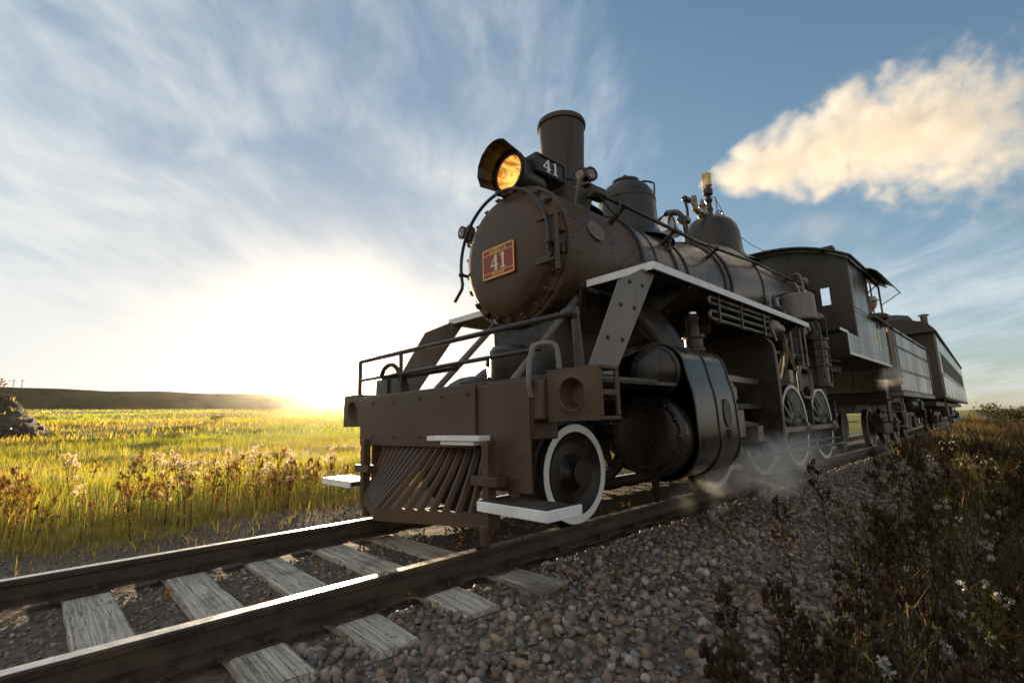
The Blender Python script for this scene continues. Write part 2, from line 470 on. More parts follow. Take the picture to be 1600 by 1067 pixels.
tie_meshes = []
for k in range(7):       # seven differently worn ties
    r = random.Random(100+k); b = MB(); L, Wd, H = 1.235, .112, .16
    n = 14; vs = []; fs = []
    for i in range(n+1):
        x = -L + 2*L*i/n; e = r.uniform(-.006, .006)
        sag = -.004*r.random() - (.012*r.random() if i in (0, n) else 0)
        cut = .012*r.random()
        for (yy_, zz) in ((-Wd+e, -H), (Wd+e, -H), (Wd+e-r.uniform(0, .006), sag-.008), (Wd+e-.014-cut*.4, sag), (.02, sag-.002*r.random()), (-Wd+e+.014+cut*.4, sag), (-Wd+e+r.uniform(0, .006), sag-.008)):
            vs.append((x + (r.uniform(-.012, .012) if i in (0, n) else 0), yy_, zz))
    m_ = 7
    for i in range(n):
        for q in range(m_): fs.append((i*m_+q, i*m_+(q+1) % m_, (i+1)*m_+(q+1) % m_, (i+1)*m_+q))
    fs += [tuple(range(m_-1, -1, -1)), tuple(n*m_+q for q in range(m_))]
    b.add(vs, fs); o = b.build('tie', M['tie'], None, smooth=25); me = o.data; bpy.data.objects.remove(o); tie_meshes.append(me)
b = MB()
for s in (1, -1): b.box(-.10, .10, -.14, .14, -.001, .009); break
plate_me = b.build('tie_plate', M['rail'], None, bevel=0); pm_ = plate_me.data; bpy.data.objects.remove(plate_me)
b = MB(); b.box(-.009, .009, -.009, .009, 0, .02); b.box(-.02, .016, -.016, .016, .018, .032)
sp_o = b.build('spike', M['rail'], None); spike_me = sp_o.data; bpy.data.objects.remove(sp_o)
def kid(name, me, parent, loc, rz=0.):
    o = bpy.data.objects.new(name, me); COL.objects.link(o); o.parent = parent
    o.location = Vector(loc) - wloc(parent); o.rotation_euler.z = rz
    return o
y = -5.155
i = 0
while y < 34:
    r = random.Random(i*7+1)
    o = kid('tie', tie_meshes[i % 7], track, (track_x(y)+r.uniform(-.05, .05), y+r.uniform(-.025, .025), -.1415-.004*r.random()-(.043 if y > -.55 else (.012 if y > -1.0 else 0))), R(r.uniform(-1.6, 1.6)))
    if y < 6:
        for s in (1, -1):
            pl_ = kid('tie_plate', pm_, o, (s*.7535, y, -.1415))
            for q in (-1, 1):
                kid('spike', spike_me, track, (s*.7535+q*.078, y+q*.05, -.134), 0 if q > 0 else math.pi)
    y += .478; i += 1

# ---------------------------------------------------------------- loose stones (ballast)
def ico(sub):
    t = (1+5**.5)/2
    v = np.array([(-1, t, 0), (1, t, 0), (-1, -t, 0), (1, -t, 0), (0, -1, t), (0, 1, t), (0, -1, -t), (0, 1, -t), (t, 0, -1), (t, 0, 1), (-t, 0, -1), (-t, 0, 1)], float)
    f = [(0, 11, 5), (0, 5, 1), (0, 1, 7), (0, 7, 10), (0, 10, 11), (1, 5, 9), (5, 11, 4), (11, 10, 2), (10, 7, 6), (7, 1, 8), (3, 9, 4), (3, 4, 2), (3, 2, 6), (3, 6, 8), (3, 8, 9), (4, 9, 5), (2, 4, 11), (6, 2, 10), (8, 6, 7), (9, 8, 1)]
    v /= np.linalg.norm(v[0]); v = list(map(tuple, v))
    for _ in range(sub):
        mid = {}; nf = []
        def m(a, b_):
            k = (min(a, b_), max(a, b_))
            if k not in mid:
                p = np.array(v[a])+np.array(v[b_]); v.append(tuple(p/np.linalg.norm(p))); mid[k] = len(v)-1
            return mid[k]
        for a, b_, c in f:
            x, y_, z = m(a, b_), m(b_, c), m(c, a); nf += [(a, x, z), (b_, y_, x), (c, z, y_), (x, y_, z)]
        f = nf
    return np.array(v), np.array(f)

def fast_mesh(name, V, F, tint, mat, smooth=True):
    """V (n,3), F (m,3) triangles, tint (n,3)"""
    me = bpy.data.meshes.new(name); n, m_ = len(V), len(F)
    me.vertices.add(n); me.vertices.foreach_set('co', np.ascontiguousarray(V, np.float32).ravel())
    me.loops.add(m_*3); me.loops.foreach_set('vertex_index', np.ascontiguousarray(F, np.int32).ravel())
    me.polygons.add(m_); me.polygons.foreach_set('loop_start', np.arange(0, m_*3, 3, dtype=np.int32))
    me.update(calc_edges=True)
    if tint is not None:
        at = me.color_attributes.new('tint', 'FLOAT_COLOR', 'POINT')
        at.data.foreach_set('color', np.concatenate([tint, np.ones((n, 1))], 1).astype(np.float32).ravel())
    me.materials.append(mat)
    if smooth: me.shade_smooth()
    return me

gz = np.vectorize(ground_z, otypes=[float])
PAL = np.array([(.30, .26, .22), (.36, .33, .30), (.22, .20, .18), (.42, .38, .33), (.30, .22, .16), (.17, .15, .14), (.33, .24, .20), (.25, .26, .27), (.48, .45, .41), (.36, .28, .18), (.20, .16, .13)])
def stones(X, Y, size, sub, seed, lift=.25, jag=.22):
    r = np.random.default_rng(seed); n = len(X); bv, bf = ico(sub)
    kinds = 24; sh = []
    for k in range(kinds):
        v = bv.copy()
        for _ in range(5):       # flatten random facets for a broken or worn pebble look
            d = r.normal(size=3); d /= np.linalg.norm(d); lim = r.uniform(.55, .9)
            ex = np.clip(v@d-lim, 0, None); v = v - ex[:, None]*d*.85
        v *= 1 + r.normal(size=(len(v), 1))*jag*.25
        sh.append(v)
    sh = np.array(sh)[r.integers(0, kinds, n)]                              # n, nv, 3
    sc = size[:, None]*np.stack([r.uniform(.75, 1.25, n), r.uniform(.65, 1.05, n), r.uniform(.45, .8, n)], 1)
    q = r.normal(size=(n, 4)); q[:, 1:3] *= .45; q /= np.linalg.norm(q, axis=1)[:, None]
    w_, x_, y_, z_ = q.T
    Rm = np.stack([1-2*(y_**2+z_**2), 2*(x_*y_-z_*w_), 2*(x_*z_+y_*w_), 2*(x_*y_+z_*w_), 1-2*(x_**2+z_**2), 2*(y_*z_-x_*w_), 2*(x_*z_-y_*w_), 2*(y_*z_+x_*w_), 1-2*(x_**2+y_**2)], 1).reshape(n, 3, 3)
    V = np.einsum('nij,nvj->nvi', Rm, sh*sc[:, None, :])
    Z = gz(X, Y) + size*r.uniform(-.1, lift*2, n)
    V += np.stack([X, Y, Z], 1)[:, None, :]
    nv = len(bv); F = (bf[None] + (np.arange(n)*nv)[:, None, None]).reshape(-1, 3)
    col = PAL[r.integers(0, len(PAL), n)]*r.uniform(.42, 1.12, (n, 1))*np.array([1.02, .93, .86])
    return V.reshape(-1, 3), F, np.repeat(col, nv, 0)

def band(n, x0, x1, y0, y1, seed, pw=1.0):
    r = np.random.default_rng(seed); Y_ = y0 + (y1-y0)*r.random(n)**pw; X_ = r.uniform(x0, x1, n)
    X_ = X_ + np.array([track_x(v) for v in Y_])
    return X_, Y_
def keep_off(X_, Y_):
    """stones do not lie on ties or rails"""
    ph = ((Y_ + 5.155 + .239) % .478) - .239
    xt = np.abs(X_ - np.array([track_x(v) for v in Y_]))
    on_tie = (np.abs(ph) < .115) & (xt < 1.24)
    on_rail = np.abs(xt-.7535) < .10
    on_tie &= ~((Y_ > -.62) & (xt > .8))
    return ~(on_tie | on_rail)
parts_ = []
def scatter(n, x0, x1, y0, y1, smin, smax, sub, seed, pw=1.0, lift=.25):
    X_, Y_ = band(n, x0, x1, y0, y1, seed, pw); k = keep_off(X_, Y_); X_, Y_ = X_[k], Y_[k]
    s_ = np.random.default_rng(seed+5).uniform(0, 1, len(X_))**2.6*(smax-smin)*.92+smin*.85
    parts_.append(stones(X_, Y_, s_, sub, seed+9, lift))
scatter(6800, .82, 3.05, -2.4, .9, .015, .040, 1, 11)
scatter(3800, .82, 2.9, .5, 4.0, .016, .040, 1, 12)
scatter(9500, .82, 3.1, 3.6, 13, .018, .040, 0, 13, 1.2)
scatter(4200, -.70, .70, -4.4, .5, .010, .024, 1, 14, 1.0, .2)
scatter(3000, -.70, .70, .3, 6, .012, .026, 0, 15)
scatter(6500, -4.9, -.82, -6, 6, .012, .030, 0, 16, 1.0)
scatter(2500, .82, 2.6, 12, 30, .02, .045, 0, 17, 1.3)
off = 0; Vs, Fs, Ts = [], [], []
for V_, F_, T_ in parts_:
    Vs.append(V_); Fs.append(F_+off); Ts.append(T_); off += len(V_)
o = bpy.data.objects.new('ballast_gravel', fast_mesh('ballast_gravel', np.concatenate(Vs), np.concatenate(Fs), np.concatenate(Ts), M['stone'])); COL.objects.link(o)
tag(o, 'loose rounded grey and brown gravel stones around the ties', 'gravel', kind='stuff')

# ================================================================== THE LOCOMOTIVE
loco = tag(empty('steam_locomotive', (0, 3.5, 0)), 'black steam locomotive numbered 41 with white tyres and white edged running boards', 'locomotive')
BZ = 2.36                                   # boiler axis at the smokebox

def digits41(size, depth, o, u, v, h):
    """slab-serif figures 4 and 1; o lower left, u right, v up, h extrude"""
    four = [(.30, 0), (.62, 0), (.62, .07), (.56, .08), (.56, .26), (.68, .26), (.68, .36), (.56, .36), (.56, 1.0), (.42, 1.0), (.02, .36), (.02, .26), (.38, .26), (.38, .08), (.30, .07)]
    hole = [(.38, .36), (.38, .74), (.15, .36)]
    outer = [(.30, 0), (.62, 0), (.62, .07), (.56, .08), (.56, .26), (.68, .26), (.68, .36), (.56, .36), (.56, 1.0), (.42, 1.0)]
    one = [(.08, 0), (.52, 0), (.52, .08), (.39, .10), (.39, 1.0), (.27, 1.0), (.08, .88), (.08, .80), (.21, .83), (.21, .10), (.08, .08)]
    m = MB(); u, v = Vector(u)*size, Vector(v)*size; o = Vector(o)
    # the 4 in three convex pieces so that its counter stays open
    m.prism([(.38, .08), (.30, .07), (.30, 0), (.62, 0), (.62, .07), (.56, .08), (.56, 1.0), (.42, 1.0), (.38, .93)], o, u, v, h)
    m.prism([(.02, .26), (.37, .26), (.37, .36), (.02, .36)], o, u, v, h)
    m.prism([(.02, .37), (.13, .37), (.37, .76), (.37, .92)], o, u, v, h)
    m.prism([(.57, .26), (.69, .26), (.69, .36), (.57, .36)], o, u, v, h)
    m.prism(one, o+u*.80, u, v, h)
    return m

def lettering(txt, size, depth, mat, parent, name, o, u, v, n, curve=0.):
    """built-in face turned into a mesh, centred on o"""
    cu = bpy.data.curves.new(name, 'FONT'); cu.body = txt; cu.size = size; cu.extrude = depth; cu.align_x = 'CENTER'; cu.align_y = 'CENTER'; cu.resolution_u = 3
    ob = bpy.data.objects.new(name, cu); COL.objects.link(ob)
    dg = bpy.context.evaluated_depsgraph_get(); me = bpy.data.meshes.new_from_object(ob.evaluated_get(dg))
    bpy.data.objects.remove(ob)
    u, v, n, o = Vector(u), Vector(v), Vector(n), Vector(o)
    for vt in me.vertices:
        x, y_, z = vt.co; vt.co = o + u*x + v*(y_ - curve*x*x) + n*z
    me.materials.clear(); me.materials.append(mat); me.name = name
    ob = bpy.data.objects.new(name, me); COL.objects.link(ob)
    return adopt(ob, parent)

# ---- smokebox and door
sb = MB(); sb.lathe((0, .13, BZ), (0, 1, 0), [(0, .60), (0, .685), (.012, .70), (.075, .70), (.080, .692), (1.12, .692), (1.13, .70), (1.17, .70)], 72, False, True)
smokebox = sb.build('smokebox', M['front'], loco, smooth=30)
rv = MB(); pts = []; nr = []
for yy_ in (.17, .27, .80, 1.18):
    for k in range(40):
        a = 2*math.pi*k/40; n = Vector((math.cos(a), 0, math.sin(a))); rr = .70 if yy_ < .2 or yy_ > 1.1 else .692
        pts.append(Vector((0, yy_, BZ)) + n*rr); nr.append(n)
rv.rivets(pts, nr, .012, .009).build('rivets', M['front'], smokebox)
dr = MB(); dr.lathe((0, .13, BZ), (0, -1, 0), [(.0, .66), (.012, .66), (.02, .645), (.05, .60), (.10, .585), (.13, .56), (.17, .44), (.195, .30), (.205, .15), (.208, .02)], 72, False, True)
door = dr.build('smokebox_door', M['front'], loco, smooth=40)
cl_ = MB(); pts = []; nr = []
for k in range(22):
    a = 2*math.pi*k/22+.1; n = Vector((math.cos(a), 0, math.sin(a)))
    p = Vector((0, .115, BZ)) + n*.635
    d, u, v = cl_.frame(p, n)
    rot = Matrix((Vector((n.x, 0, n.z)), Vector((0, 1, 0)), Vector((-n.z, 0, n.x)))).transposed()
    c = MB(); c.box(p.x-.035, p.x+.035, p.y-.045, p.y, p.z-.018, p.z+.018, rot=rot); c.cyl(p+Vector((0, -.02, 0)), p+Vector((0, -.075, 0)), .016, .014, 6)
    c.build('door_clamp', M['front'], door, bevel=.004)
h_ = MB()                                   # hinge straps at one side
for zz in (.20, -.20):
    h_.box(.36, .66, -.03, -.01, BZ+zz-.03, BZ+zz+.03)
h_.cyl((.665, -.005, BZ-.32), (.665, -.005, BZ+.32), .022, None, 10)
h_.build('door_hinge', M['front'], door, bevel=.004)

# curved handrail round the smokebox front
hp = arc((0, -.05, BZ), (1, 0, 0), (0, 0, 1), .615, -14, 196, 48)
hp = [Vector((.64, -.05, BZ-.20))] + hp + [Vector((-.605, -.05, BZ-.22)), Vector((-.70, -.07, BZ-.34))]
fh = MB().tube(hp, .017, 10).build('front_handrail', M['black'], loco)
for a in (-6, 92, 186):
    p = Vector((0, -.05, BZ)) + Vector((math.cos(R(a)), 0, math.sin(R(a))))*.615
    m_ = MB(); m_.cyl(p, p+Vector((0, .16, 0)), .016, .022, 8); m_.lathe(p+Vector((0, -.026, 0)), (0, 1, 0), [(0, .01), (.008, .025), (.03, .03), (.05, .022)], 12)
    m_.build('bracket', M['black'], fh)

# ---- number plate on the door
np_ = MB(); w2, h2 = .225, .155
def rounded(w2, h2, r, n=5):
    out = []
    for cx, cz, a0 in ((w2-r, h2-r, 0), (-w2+r, h2-r, 90), (-w2+r, -h2+r, 180), (w2-r, -h2+r, 270)):
        for k in range(n+1): out.append((cx+r*math.cos(R(a0+90*k/n)), cz+r*math.sin(R(a0+90*k/n))))
    return out
PY = -.088; PZ = 2.275
np_.prism(rounded(w2, h2, .025), (0, PY+.012, PZ), (1, 0, 0), (0, 0, 1), (0, -.012, 0))
plate = np_.build('number_plate', M['red'], loco); plate['label'] = 'maroon plate lettered in gold ALBERTA 41 PRAIRIE'
b = MB(); o_, i_ = rounded(w2-.006, h2-.006, .022), rounded(w2-.018, h2-.018, .014)
n = len(o_); vs = [(x, PY-.0025, PZ+z) for x, z in o_] + [(x, PY-.0025, PZ+z) for x, z in i_] + [(x, PY, PZ+z) for x, z in o_] + [(x, PY, PZ+z) for x, z in i_]
b.add(vs, [(k, (k+1) % n, n+(k+1) % n, n+k) for k in range(n)] + [(2*n+k, 2*n+(k+1) % n, (k+1) % n, k) for k in range(n)] + [(n+k, n+(k+1) % n, 3*n+(k+1) % n, 3*n+k) for k in range(n)])
b.build('gold_border', M['gold'], plate)
b = MB(); b.box(-.205, .205, PY-.0024, PY, PZ+.086, PZ+.092); b.box(-.205, .205, PY-.0024, PY, PZ-.098, PZ-.092)
b.build('gold_rule', M['gold'], plate)
digits41(.155, .003, (-.100, PY, PZ-.080), (1, 0, 0), (0, 0, 1), (0, -.004, 0)).build('figures', M['cream'], plate)
lettering('ALBERTA', .056, .0012, M['gold'], plate, 'lettering', (0, PY-.0015, PZ+.112), (1.05, 0, 0), (0, 0, 1), (0, -1, 0), .25)
lettering('PRAIRIE', .050, .0012, M['gold'], plate, 'lettering', (0, PY-.0015, PZ-.119), (1.05, 0, 0), (0, 0, 1), (0, -1, 0), 0)

# ---- headlight, number board, marker lamps
HZ = 3.235
hl = MB(); hl.lathe((0, .10, HZ), (0, 1, 0), [(0, .185), (0, .215), (.02, .218), (.05, .205), (.30, .195), (.40, .15), (.42, .02)], 40, False, True)
head = hl.build('headlight', M['black'], loco); head['label'] = 'round headlight with deep visor and amber glass'
MB().lathe((0, .098, HZ), (0, 1, 0), [(0, .200), (-.018, .203), (-.018, .178), (0, .176)], 40, False, False).build('rim', M['black'], head)
MB().lathe((0, .225, HZ), (0, -1, 0), [(0, .02), (.004, .05), (.03, .10), (.08, .15), (.13, .178)], 36, True, False).build('reflector', M['reflector'], head)
m, t, b = material('headlight_glass'); b.inputs['Transmission Weight'].default_value = 1; b.inputs['Roughness'].default_value = .02; b.inputs['Base Color'].default_value = (1, .86, .55, 1); b.inputs['IOR'].default_value = 1.1
MB().lathe((0, .095, HZ), (0, -1, 0), [(0, .178), (.006, .178), (.014, .10), (.016, .01)], 36, True, True).build('lens', m, head)
MB().lathe((0, .19, HZ), (0, -1, 0), [(0, .012), (.02, .018), (.05, .022), (.065, .008)], 12).build('bulb', M['reflector'], head)
vz = MB(); vs = []; fs = []; na = 8
va = [215, 185, 160, 135, 110, 92, 74, 56]
for ring, (yy_, rr, dz_) in enumerate(((.16, .222, 0), (-.11, .258, .012), (-.11, .251, .012), (.16, .215, 0))):
    for a in va: vs.append((math.cos(R(a))*rr, yy_, HZ+dz_+math.sin(R(a))*rr))
for r0 in range(4):
    for k in range(len(va)-1):
        a_, b_ = r0*8+k, ((r0+1) % 4)*8+k; fs.append((a_, a_+1, b_+1, b_))
fs += [(0, 8, 16, 24), (7, 31, 23, 15)]
vz.add(vs, fs); vz.build('visor', M['black'], head, smooth=20)
hb = MB(); hb.box(-.20, .20, .16, .52, HZ-.26, HZ-.21); hb.box(-.15, -.11, .18, .50, HZ-.42, HZ-.25); hb.box(.11, .15, .18, .50, HZ-.42, HZ-.25)
hb.build('bracket', M['black'], head, bevel=.006)
nb = MB(); nb.box(-.24, .24, .24, .68, HZ-.02, HZ+.19)
nbo = nb.build('number_board', M['black'], loco, bevel=.008)
for s in (1, -1):
    f = MB(); x = s*.242
    for (ya, yb_, za, zb_) in ((.25, .67, HZ+.165, HZ+.18), (.25, .67, HZ-.01, HZ+.005), (.25, .265, HZ+.005, HZ+.165), (.655, .67, HZ+.005, HZ+.165)):
        f.box(min(x, x+s*.012), max(x, x+s*.012), ya, yb_, za, zb_)
    f.build('board_frame', M['black'], nbo)
    digits41(.135, .004, (s*.2425, .335 if s > 0 else .585, HZ+.018), (0, s*1.25, 0), (0, 0, 1), (s*.004, 0, 0)).build('figures', M['white'], nbo)

def marker(loc, aims, name, label):
    e = MB(); p = Vector(loc); e.lathe(p+Vector((0, 0, -.10)), (0, 0, 1), [(0, .03), (.01, .055), (.03, .06), (.16, .06), (.19, .035), (.21, .02)], 18)
    for a in aims:
        d = Vector((math.sin(R(a)), -math.cos(R(a)), 0)); e.lathe(p, d, [(.03, .055), (.085, .068), (.10, .07)], 20)
    o = e.build(name, M['black'], loco); o['label'] = label
    for a in aims:
        d = Vector((math.sin(R(a)), -math.cos(R(a)), 0))
        MB().lathe(p+d*.10, d, [(0, .056), (.012, .045), (.018, .015), (.019, .002)], 20).build('lens', M['lampglass'], o)
        MB().lathe(p+d*.10, d, [(-.01, .072), (.012, .072), (.012, .057), (-.01, .057)], 20, False, False).build('rim', M['black'], o)
    return o
mk = marker((.58, .56, 3.10), (10, 75), 'marker_lamp', 'twin lens marker lamp on the smokebox shoulder')
b = MB(); b.prism([(-.10, 0), (.10, 0), (.13, .30), (-.13, .30)], (.50, .55, 2.76), (0, 1, 0), (.30, 0, .95), (.03, 0, -.01)); b.box(.50, .68, .47, .65, 2.985, 3.005)
b.build('bracket', M['greyplate'], mk, bevel=.004)
mk2 = marker((-.72, .16, 2.83), (-8,), 'marker_lamp', 'single lens marker lamp on the far smokebox side')
MB().box(-.74, -.62, .13, .21, 2.68, 2.74).build('bracket', M['black'], mk2, bevel=.004)

# ---- chimney
ch = MB(); ch.lathe((0, .95, 2.98), (0, 0, 1), [(0, .42), (.06, .36), (.12, .27), (.20, .228), (.55, .232), (1.10, .262), (1.105, .278), (1.14, .281), (1.165, .272), (1.165, .235), (.60, .20), (.10, .19)], 48, False, True)
chim = ch.build('chimney', M['stack'], loco, smooth=35)
MB().lathe((0, .95, 3.34), (0, 0, 1), [(0, .236), (.004, .241), (.045, .243), (.05, .236)], 48, False, False).build('band', M['black'], chim)

# ---- boiler: parallel course, taper, wide rear course
def boiler_r(y):
    if y < 2.55: return .715
    if y > 4.1: return .90
    return .715 + (.90-.715)*(y-2.55)/1.55
def boiler_c(y): return 2.36 + (boiler_r(y)-.715)*.95
bo = MB(); vs = []; fs = []; ysb = [1.30, 1.9, 2.55, 3.0, 3.5, 4.1, 5.2, 6.3, 6.96]; seg = 72
for y in ysb:
    for k in range(seg):
        a = 2*math.pi*k/seg; vs.append((math.cos(a)*boiler_r(y), y, boiler_c(y)+math.sin(a)*boiler_r(y)))
for i in range(len(ysb)-1):
    for k in range(seg): fs.append((i*seg+k, i*seg+(k+1) % seg, (i+1)*seg+(k+1) % seg, (i+1)*seg+k))
fs += [tuple(range(seg)), tuple((len(ysb)-1)*seg+k for k in range(seg))]
bo.add(vs, fs); boiler = bo.build('boiler', M['jacket'], loco, smooth=40)
for y, wd, th, mt in ((1.32, .05, .014, 'black'), (1.62, .05, .012, 'jacket'), (2.05, .055, .02, 'black'), (2.32, .05, .02, 'black'), (3.20, .06, .02, 'black'), (3.34, .05, .022, 'black'), (4.25, .05, .016, 'black'), (5.3, .05, .012, 'jacket'), (6.4, .05, .012, 'jacket')):
    b = MB(); vs = []; fs = []
    for yy_, dr_ in ((y-wd/2, 0), (y-wd/2, th), (y+wd/2, th), (y+wd/2, 0)):
        for k in range(seg):
            a = 2*math.pi*k/seg; rr = boiler_r(yy_)+dr_; vs.append((math.cos(a)*rr, yy_, boiler_c(yy_)+math.sin(a)*rr))
    for i in range(3):
        for k in range(seg): fs.append((i*seg+k, i*seg+(k+1) % seg, (i+1)*seg+(k+1) % seg, (i+1)*seg+k))
    b.add(vs, fs).build('boiler_band', M[mt], boiler, smooth=40)
pts = []; nr = []
for y in [2.42+.07*i for i in range(11)] + [4.4+.07*i for i in range(26)]:
    for a in (28, 31.5) if y < 4 else (24,):
        n = Vector((math.cos(R(a)), 0, math.sin(R(a)))); pts.append(Vector((0, y, boiler_c(y)))+n*boiler_r(y)); nr.append(n)
for y in (5.05, 5.12):
    for k in range(24):
        n = Vector((math.cos(R(10+6*k)), 0, math.sin(R(10+6*k)))); pts.append(Vector((0, y, boiler_c(y)))+n*boiler_r(y)); nr.append(n)
MB().rivets(pts, nr, .011, .007).build('rivets', M['jacket'], boiler)
# oval builder's plate
b = MB(); n0 = Vector((math.cos(R(14)), 0, math.sin(R(14)))); c0 = Vector((0, .56, BZ))+n0*.693; up_ = Vector((-n0.z, 0, n0.x))
b.prism([(math.cos(R(a))*.125, math.sin(R(a))*.105) for a in range(0, 360, 12)], c0, (0, 1, 0), up_, n0*.012)
bp_ = b.build('builders_plate', M['greyplate'], loco, bevel=.003)
b = MB(); ring = [(math.cos(R(a)), math.sin(R(a))) for a in range(0, 360, 12)]; n = len(ring); o_ = c0+n0*.0125
b.add([o_+Vector((0, 1, 0))*x*.118+up_*z*.098 for x, z in ring]+[o_+n0*.004+Vector((0, 1, 0))*x*.110+up_*z*.090 for x, z in ring]+[o_+Vector((0, 1, 0))*x*.102+up_*z*.083 for x, z in ring],
      [(k, (k+1) % n, n+(k+1) % n, n+k) for k in range(n)]+[(n+k, n+(k+1) % n, 2*n+(k+1) % n, 2*n+k) for k in range(n)])
for zz, hw in ((.045, .055), (.015, .08), (-.015, .08), (-.045, .055)):
    b.prism([(-hw, -.007), (hw, -.007), (hw, .007), (-hw, .007)], o_+up_*zz, (0, 1, 0), up_, n0*.003)
b.build('raised_lettering', M['greyplate'], bp_)
# feed pipe boss and relief stub on the flank
b = MB(); p = Vector((.52, 1.15, 2.62)); b.lathe(Vector((.66, 1.12, 2.22)), (.93, -.05, -.1), [(0, .17), (.03, .16), (.05, .11), (.16, .10), (.22, .05)], 24)
b.build('flange_boss', M['front'], loco)
b = MB(); b.lathe((.60, 2.02, 2.58), (.25, 0, 1), [(0, .035), (.02, .05), (.05, .05), (.06, .03), (.10, .03), (.11, .045), (.14, .045), (.15, .025), (.20, .025), (.21, .035), (.24, .03), (.26, .01)], 12)
b.build('check_valve', M['black'], loco)

# ---- domes, bell, safety valves, whistle
sd = MB(); sd.lathe((0, 2.24, 2.95), (0, 0, 1), [(0, .56), (.06, .49), (.13, .405), (.22, .375), (.60, .365), (.602, .372), (.622, .372), (.625, .36), (.72, .34), (.80, .29), (.86, .215), (.885, .165), (.89, .185), (.92, .185), (.935, .15), (.95, .06), (.965, .02)], 48, False, True)
sdome = sd.build('sand_dome', M['black'], loco, smooth=40)
MB().lathe((0, 2.24, 3.90), (0, 0, 1), [(0, .02), (.02, .018), (.03, .035), (.055, .038), (.075, .02)], 12).build('knob', M['black'], sdome)
MB().tube(smooth_path([(.10, 2.40, 3.80), (.11, 2.44, 3.90), (.13, 2.50, 3.93), (.19, 2.58, 3.92), (.21, 2.61, 3.88), (.20, 2.60, 3.66)], 5), .014, 8).build('lift_handle', M['black'], sdome)
st_ = MB(); st_.lathe((0, 4.80, 3.18), (0, 0, 1), [(0, .70), (.06, .63), (.12, .54), (.22, .475), (.40, .46), (.58, .448), (.70, .42), (.80, .36), (.87, .27), (.905, .16), (.92, .03)], 48, False, True)
stdome = st_.build('steam_dome', M['black'], loco, smooth=40)
be = MB(); be.lathe((0, 3.33, 3.42), (0, 0, 1), [(0, .185), (.01, .19), (.05, .165), (.12, .135), (.22, .115), (.27, .08), (.285, .02)], 32)
bell = be.build('bell', M['nickel'], loco); bell['label'] = 'pale metal bell hung between the domes'
b = MB(); b.tube(smooth_path([(-.26, 3.33, 3.16), (-.25, 3.33, 3.45), (-.20, 3.33, 3.66), (0, 3.33, 3.73), (.20, 3.33, 3.66), (.25, 3.33, 3.45), (.26, 3.33, 3.16)], 5), .028, 8); b.cyl((0, 3.33, 3.69), (0, 3.33, 3.80), .03, .02, 8)
b.build('yoke', M['black'], bell)
b = MB(); b.tube(smooth_path([(.12, 3.05, 3.62), (.10, 3.25, 3.72), (.08, 3.5, 3.80), (.08, 3.66, 3.76), (.08, 3.72, 3.66)], 5), .035, 8); b.tube(smooth_path([(.08, 3.72, 3.70), (.08, 3.74, 3.50), (.14, 3.80, 3.28)], 5), .04, 8); b.lathe((.08, 3.56, 3.70), (0, 1, .2), [(0, .05), (.04, .07), (.22, .07), (.26, .05)], 12)
b.build('sand_pipe', M['black'], loco)
b = MB(); b.tube(smooth_path([(.08, 3.82, 3.72), (.07, 3.85, 3.95), (.06, 3.82, 4.08), (.06, 3.80, 4.14)], 5), .022, 8); b.lathe((.06, 3.78, 4.12), (0, 1, .1), [(0, .03), (.03, .05), (.08, .05), (.10, .03), (.14, .03), (.16, .05), (.19, .045)], 10); b.tube([(.06, 3.95, 4.16), (.02, 4.42, 3.98)], .012, 6)
b.build('turret_pipe', M['black'], loco)
b = MB(); b.lathe((0, 4.58, 4.0), (0, 0, 1), [(0, .08), (.05, .06), (.08, .09), (.12, .09), (.15, .055), (.22, .055), (.25, .075), (.28, .05), (.36, .03), (.38, .012)], 16); b.tube([(0, 4.58, 4.12), (.03, 4.40, 4.10), (.03, 4.30, 4.07), (.03, 4.22, 4.08), (.03, 4.20, 4.30)], [.04, .05, .055, .055, .05], 10)
b.build('relief_valve', M['steel'], stdome)
b = MB(); b.lathe((0, 4.86, 4.08), (0, 0, 1), [(0, .06), (.05, .05), (.10, .055), (.14, .045), (.2, .065), (.24, .045), (.30, .04), (.36, .07), (.40, .05), (.44, .04), (.47, .08), (.55, .085), (.58, .065), (.62, .03)], 16)
wh = b.build('safety_valve', M['black'], stdome)
MB().lathe((0, 4.86, 4.70), (0, 0, 1), [(0, .07), (.005, .083), (.22, .083), (.235, .06), (.24, .01)], 20).build('whistle', M['brass'], stdome)
b = MB(); cw = Vector((.10, 5.00, 4.20)); dd = Vector((.8, -.5, .1)).normalized(); _, u, v = b.frame(cw, dd)
b.tube([cw+(u*math.cos(R(a))+v*math.sin(R(a)))*.07 for a in range(0, 360, 20)], .010, 6, True)
for a in (0, 60, 120): b.tube([cw+(u*math.cos(R(a))+v*math.sin(R(a)))*.07, cw-(u*math.cos(R(a))+v*math.sin(R(a)))*.07], .007, 5)
b.tube([cw, cw-dd*.12], .014, 6); b.build('hand_wheel', M['steel'], stdome)
b = MB(); b.tube([(.0, 4.92, 4.52), (.06, 5.0, 4.53), (.07, 5.02, 4.18)], .010, 6); b.build('lever', M['black'], stdome)
MB().tube(smooth_path([(.06, 5.02, 4.50), (.10, 5.4, 4.14), (.14, 5.7, 3.98), (.25, 6.2, 3.84), (.5, 6.9, 3.72), (.62, 7.1, 3.76)], 6), .006, 5).build('whistle_cord', M['rubber'], loco)

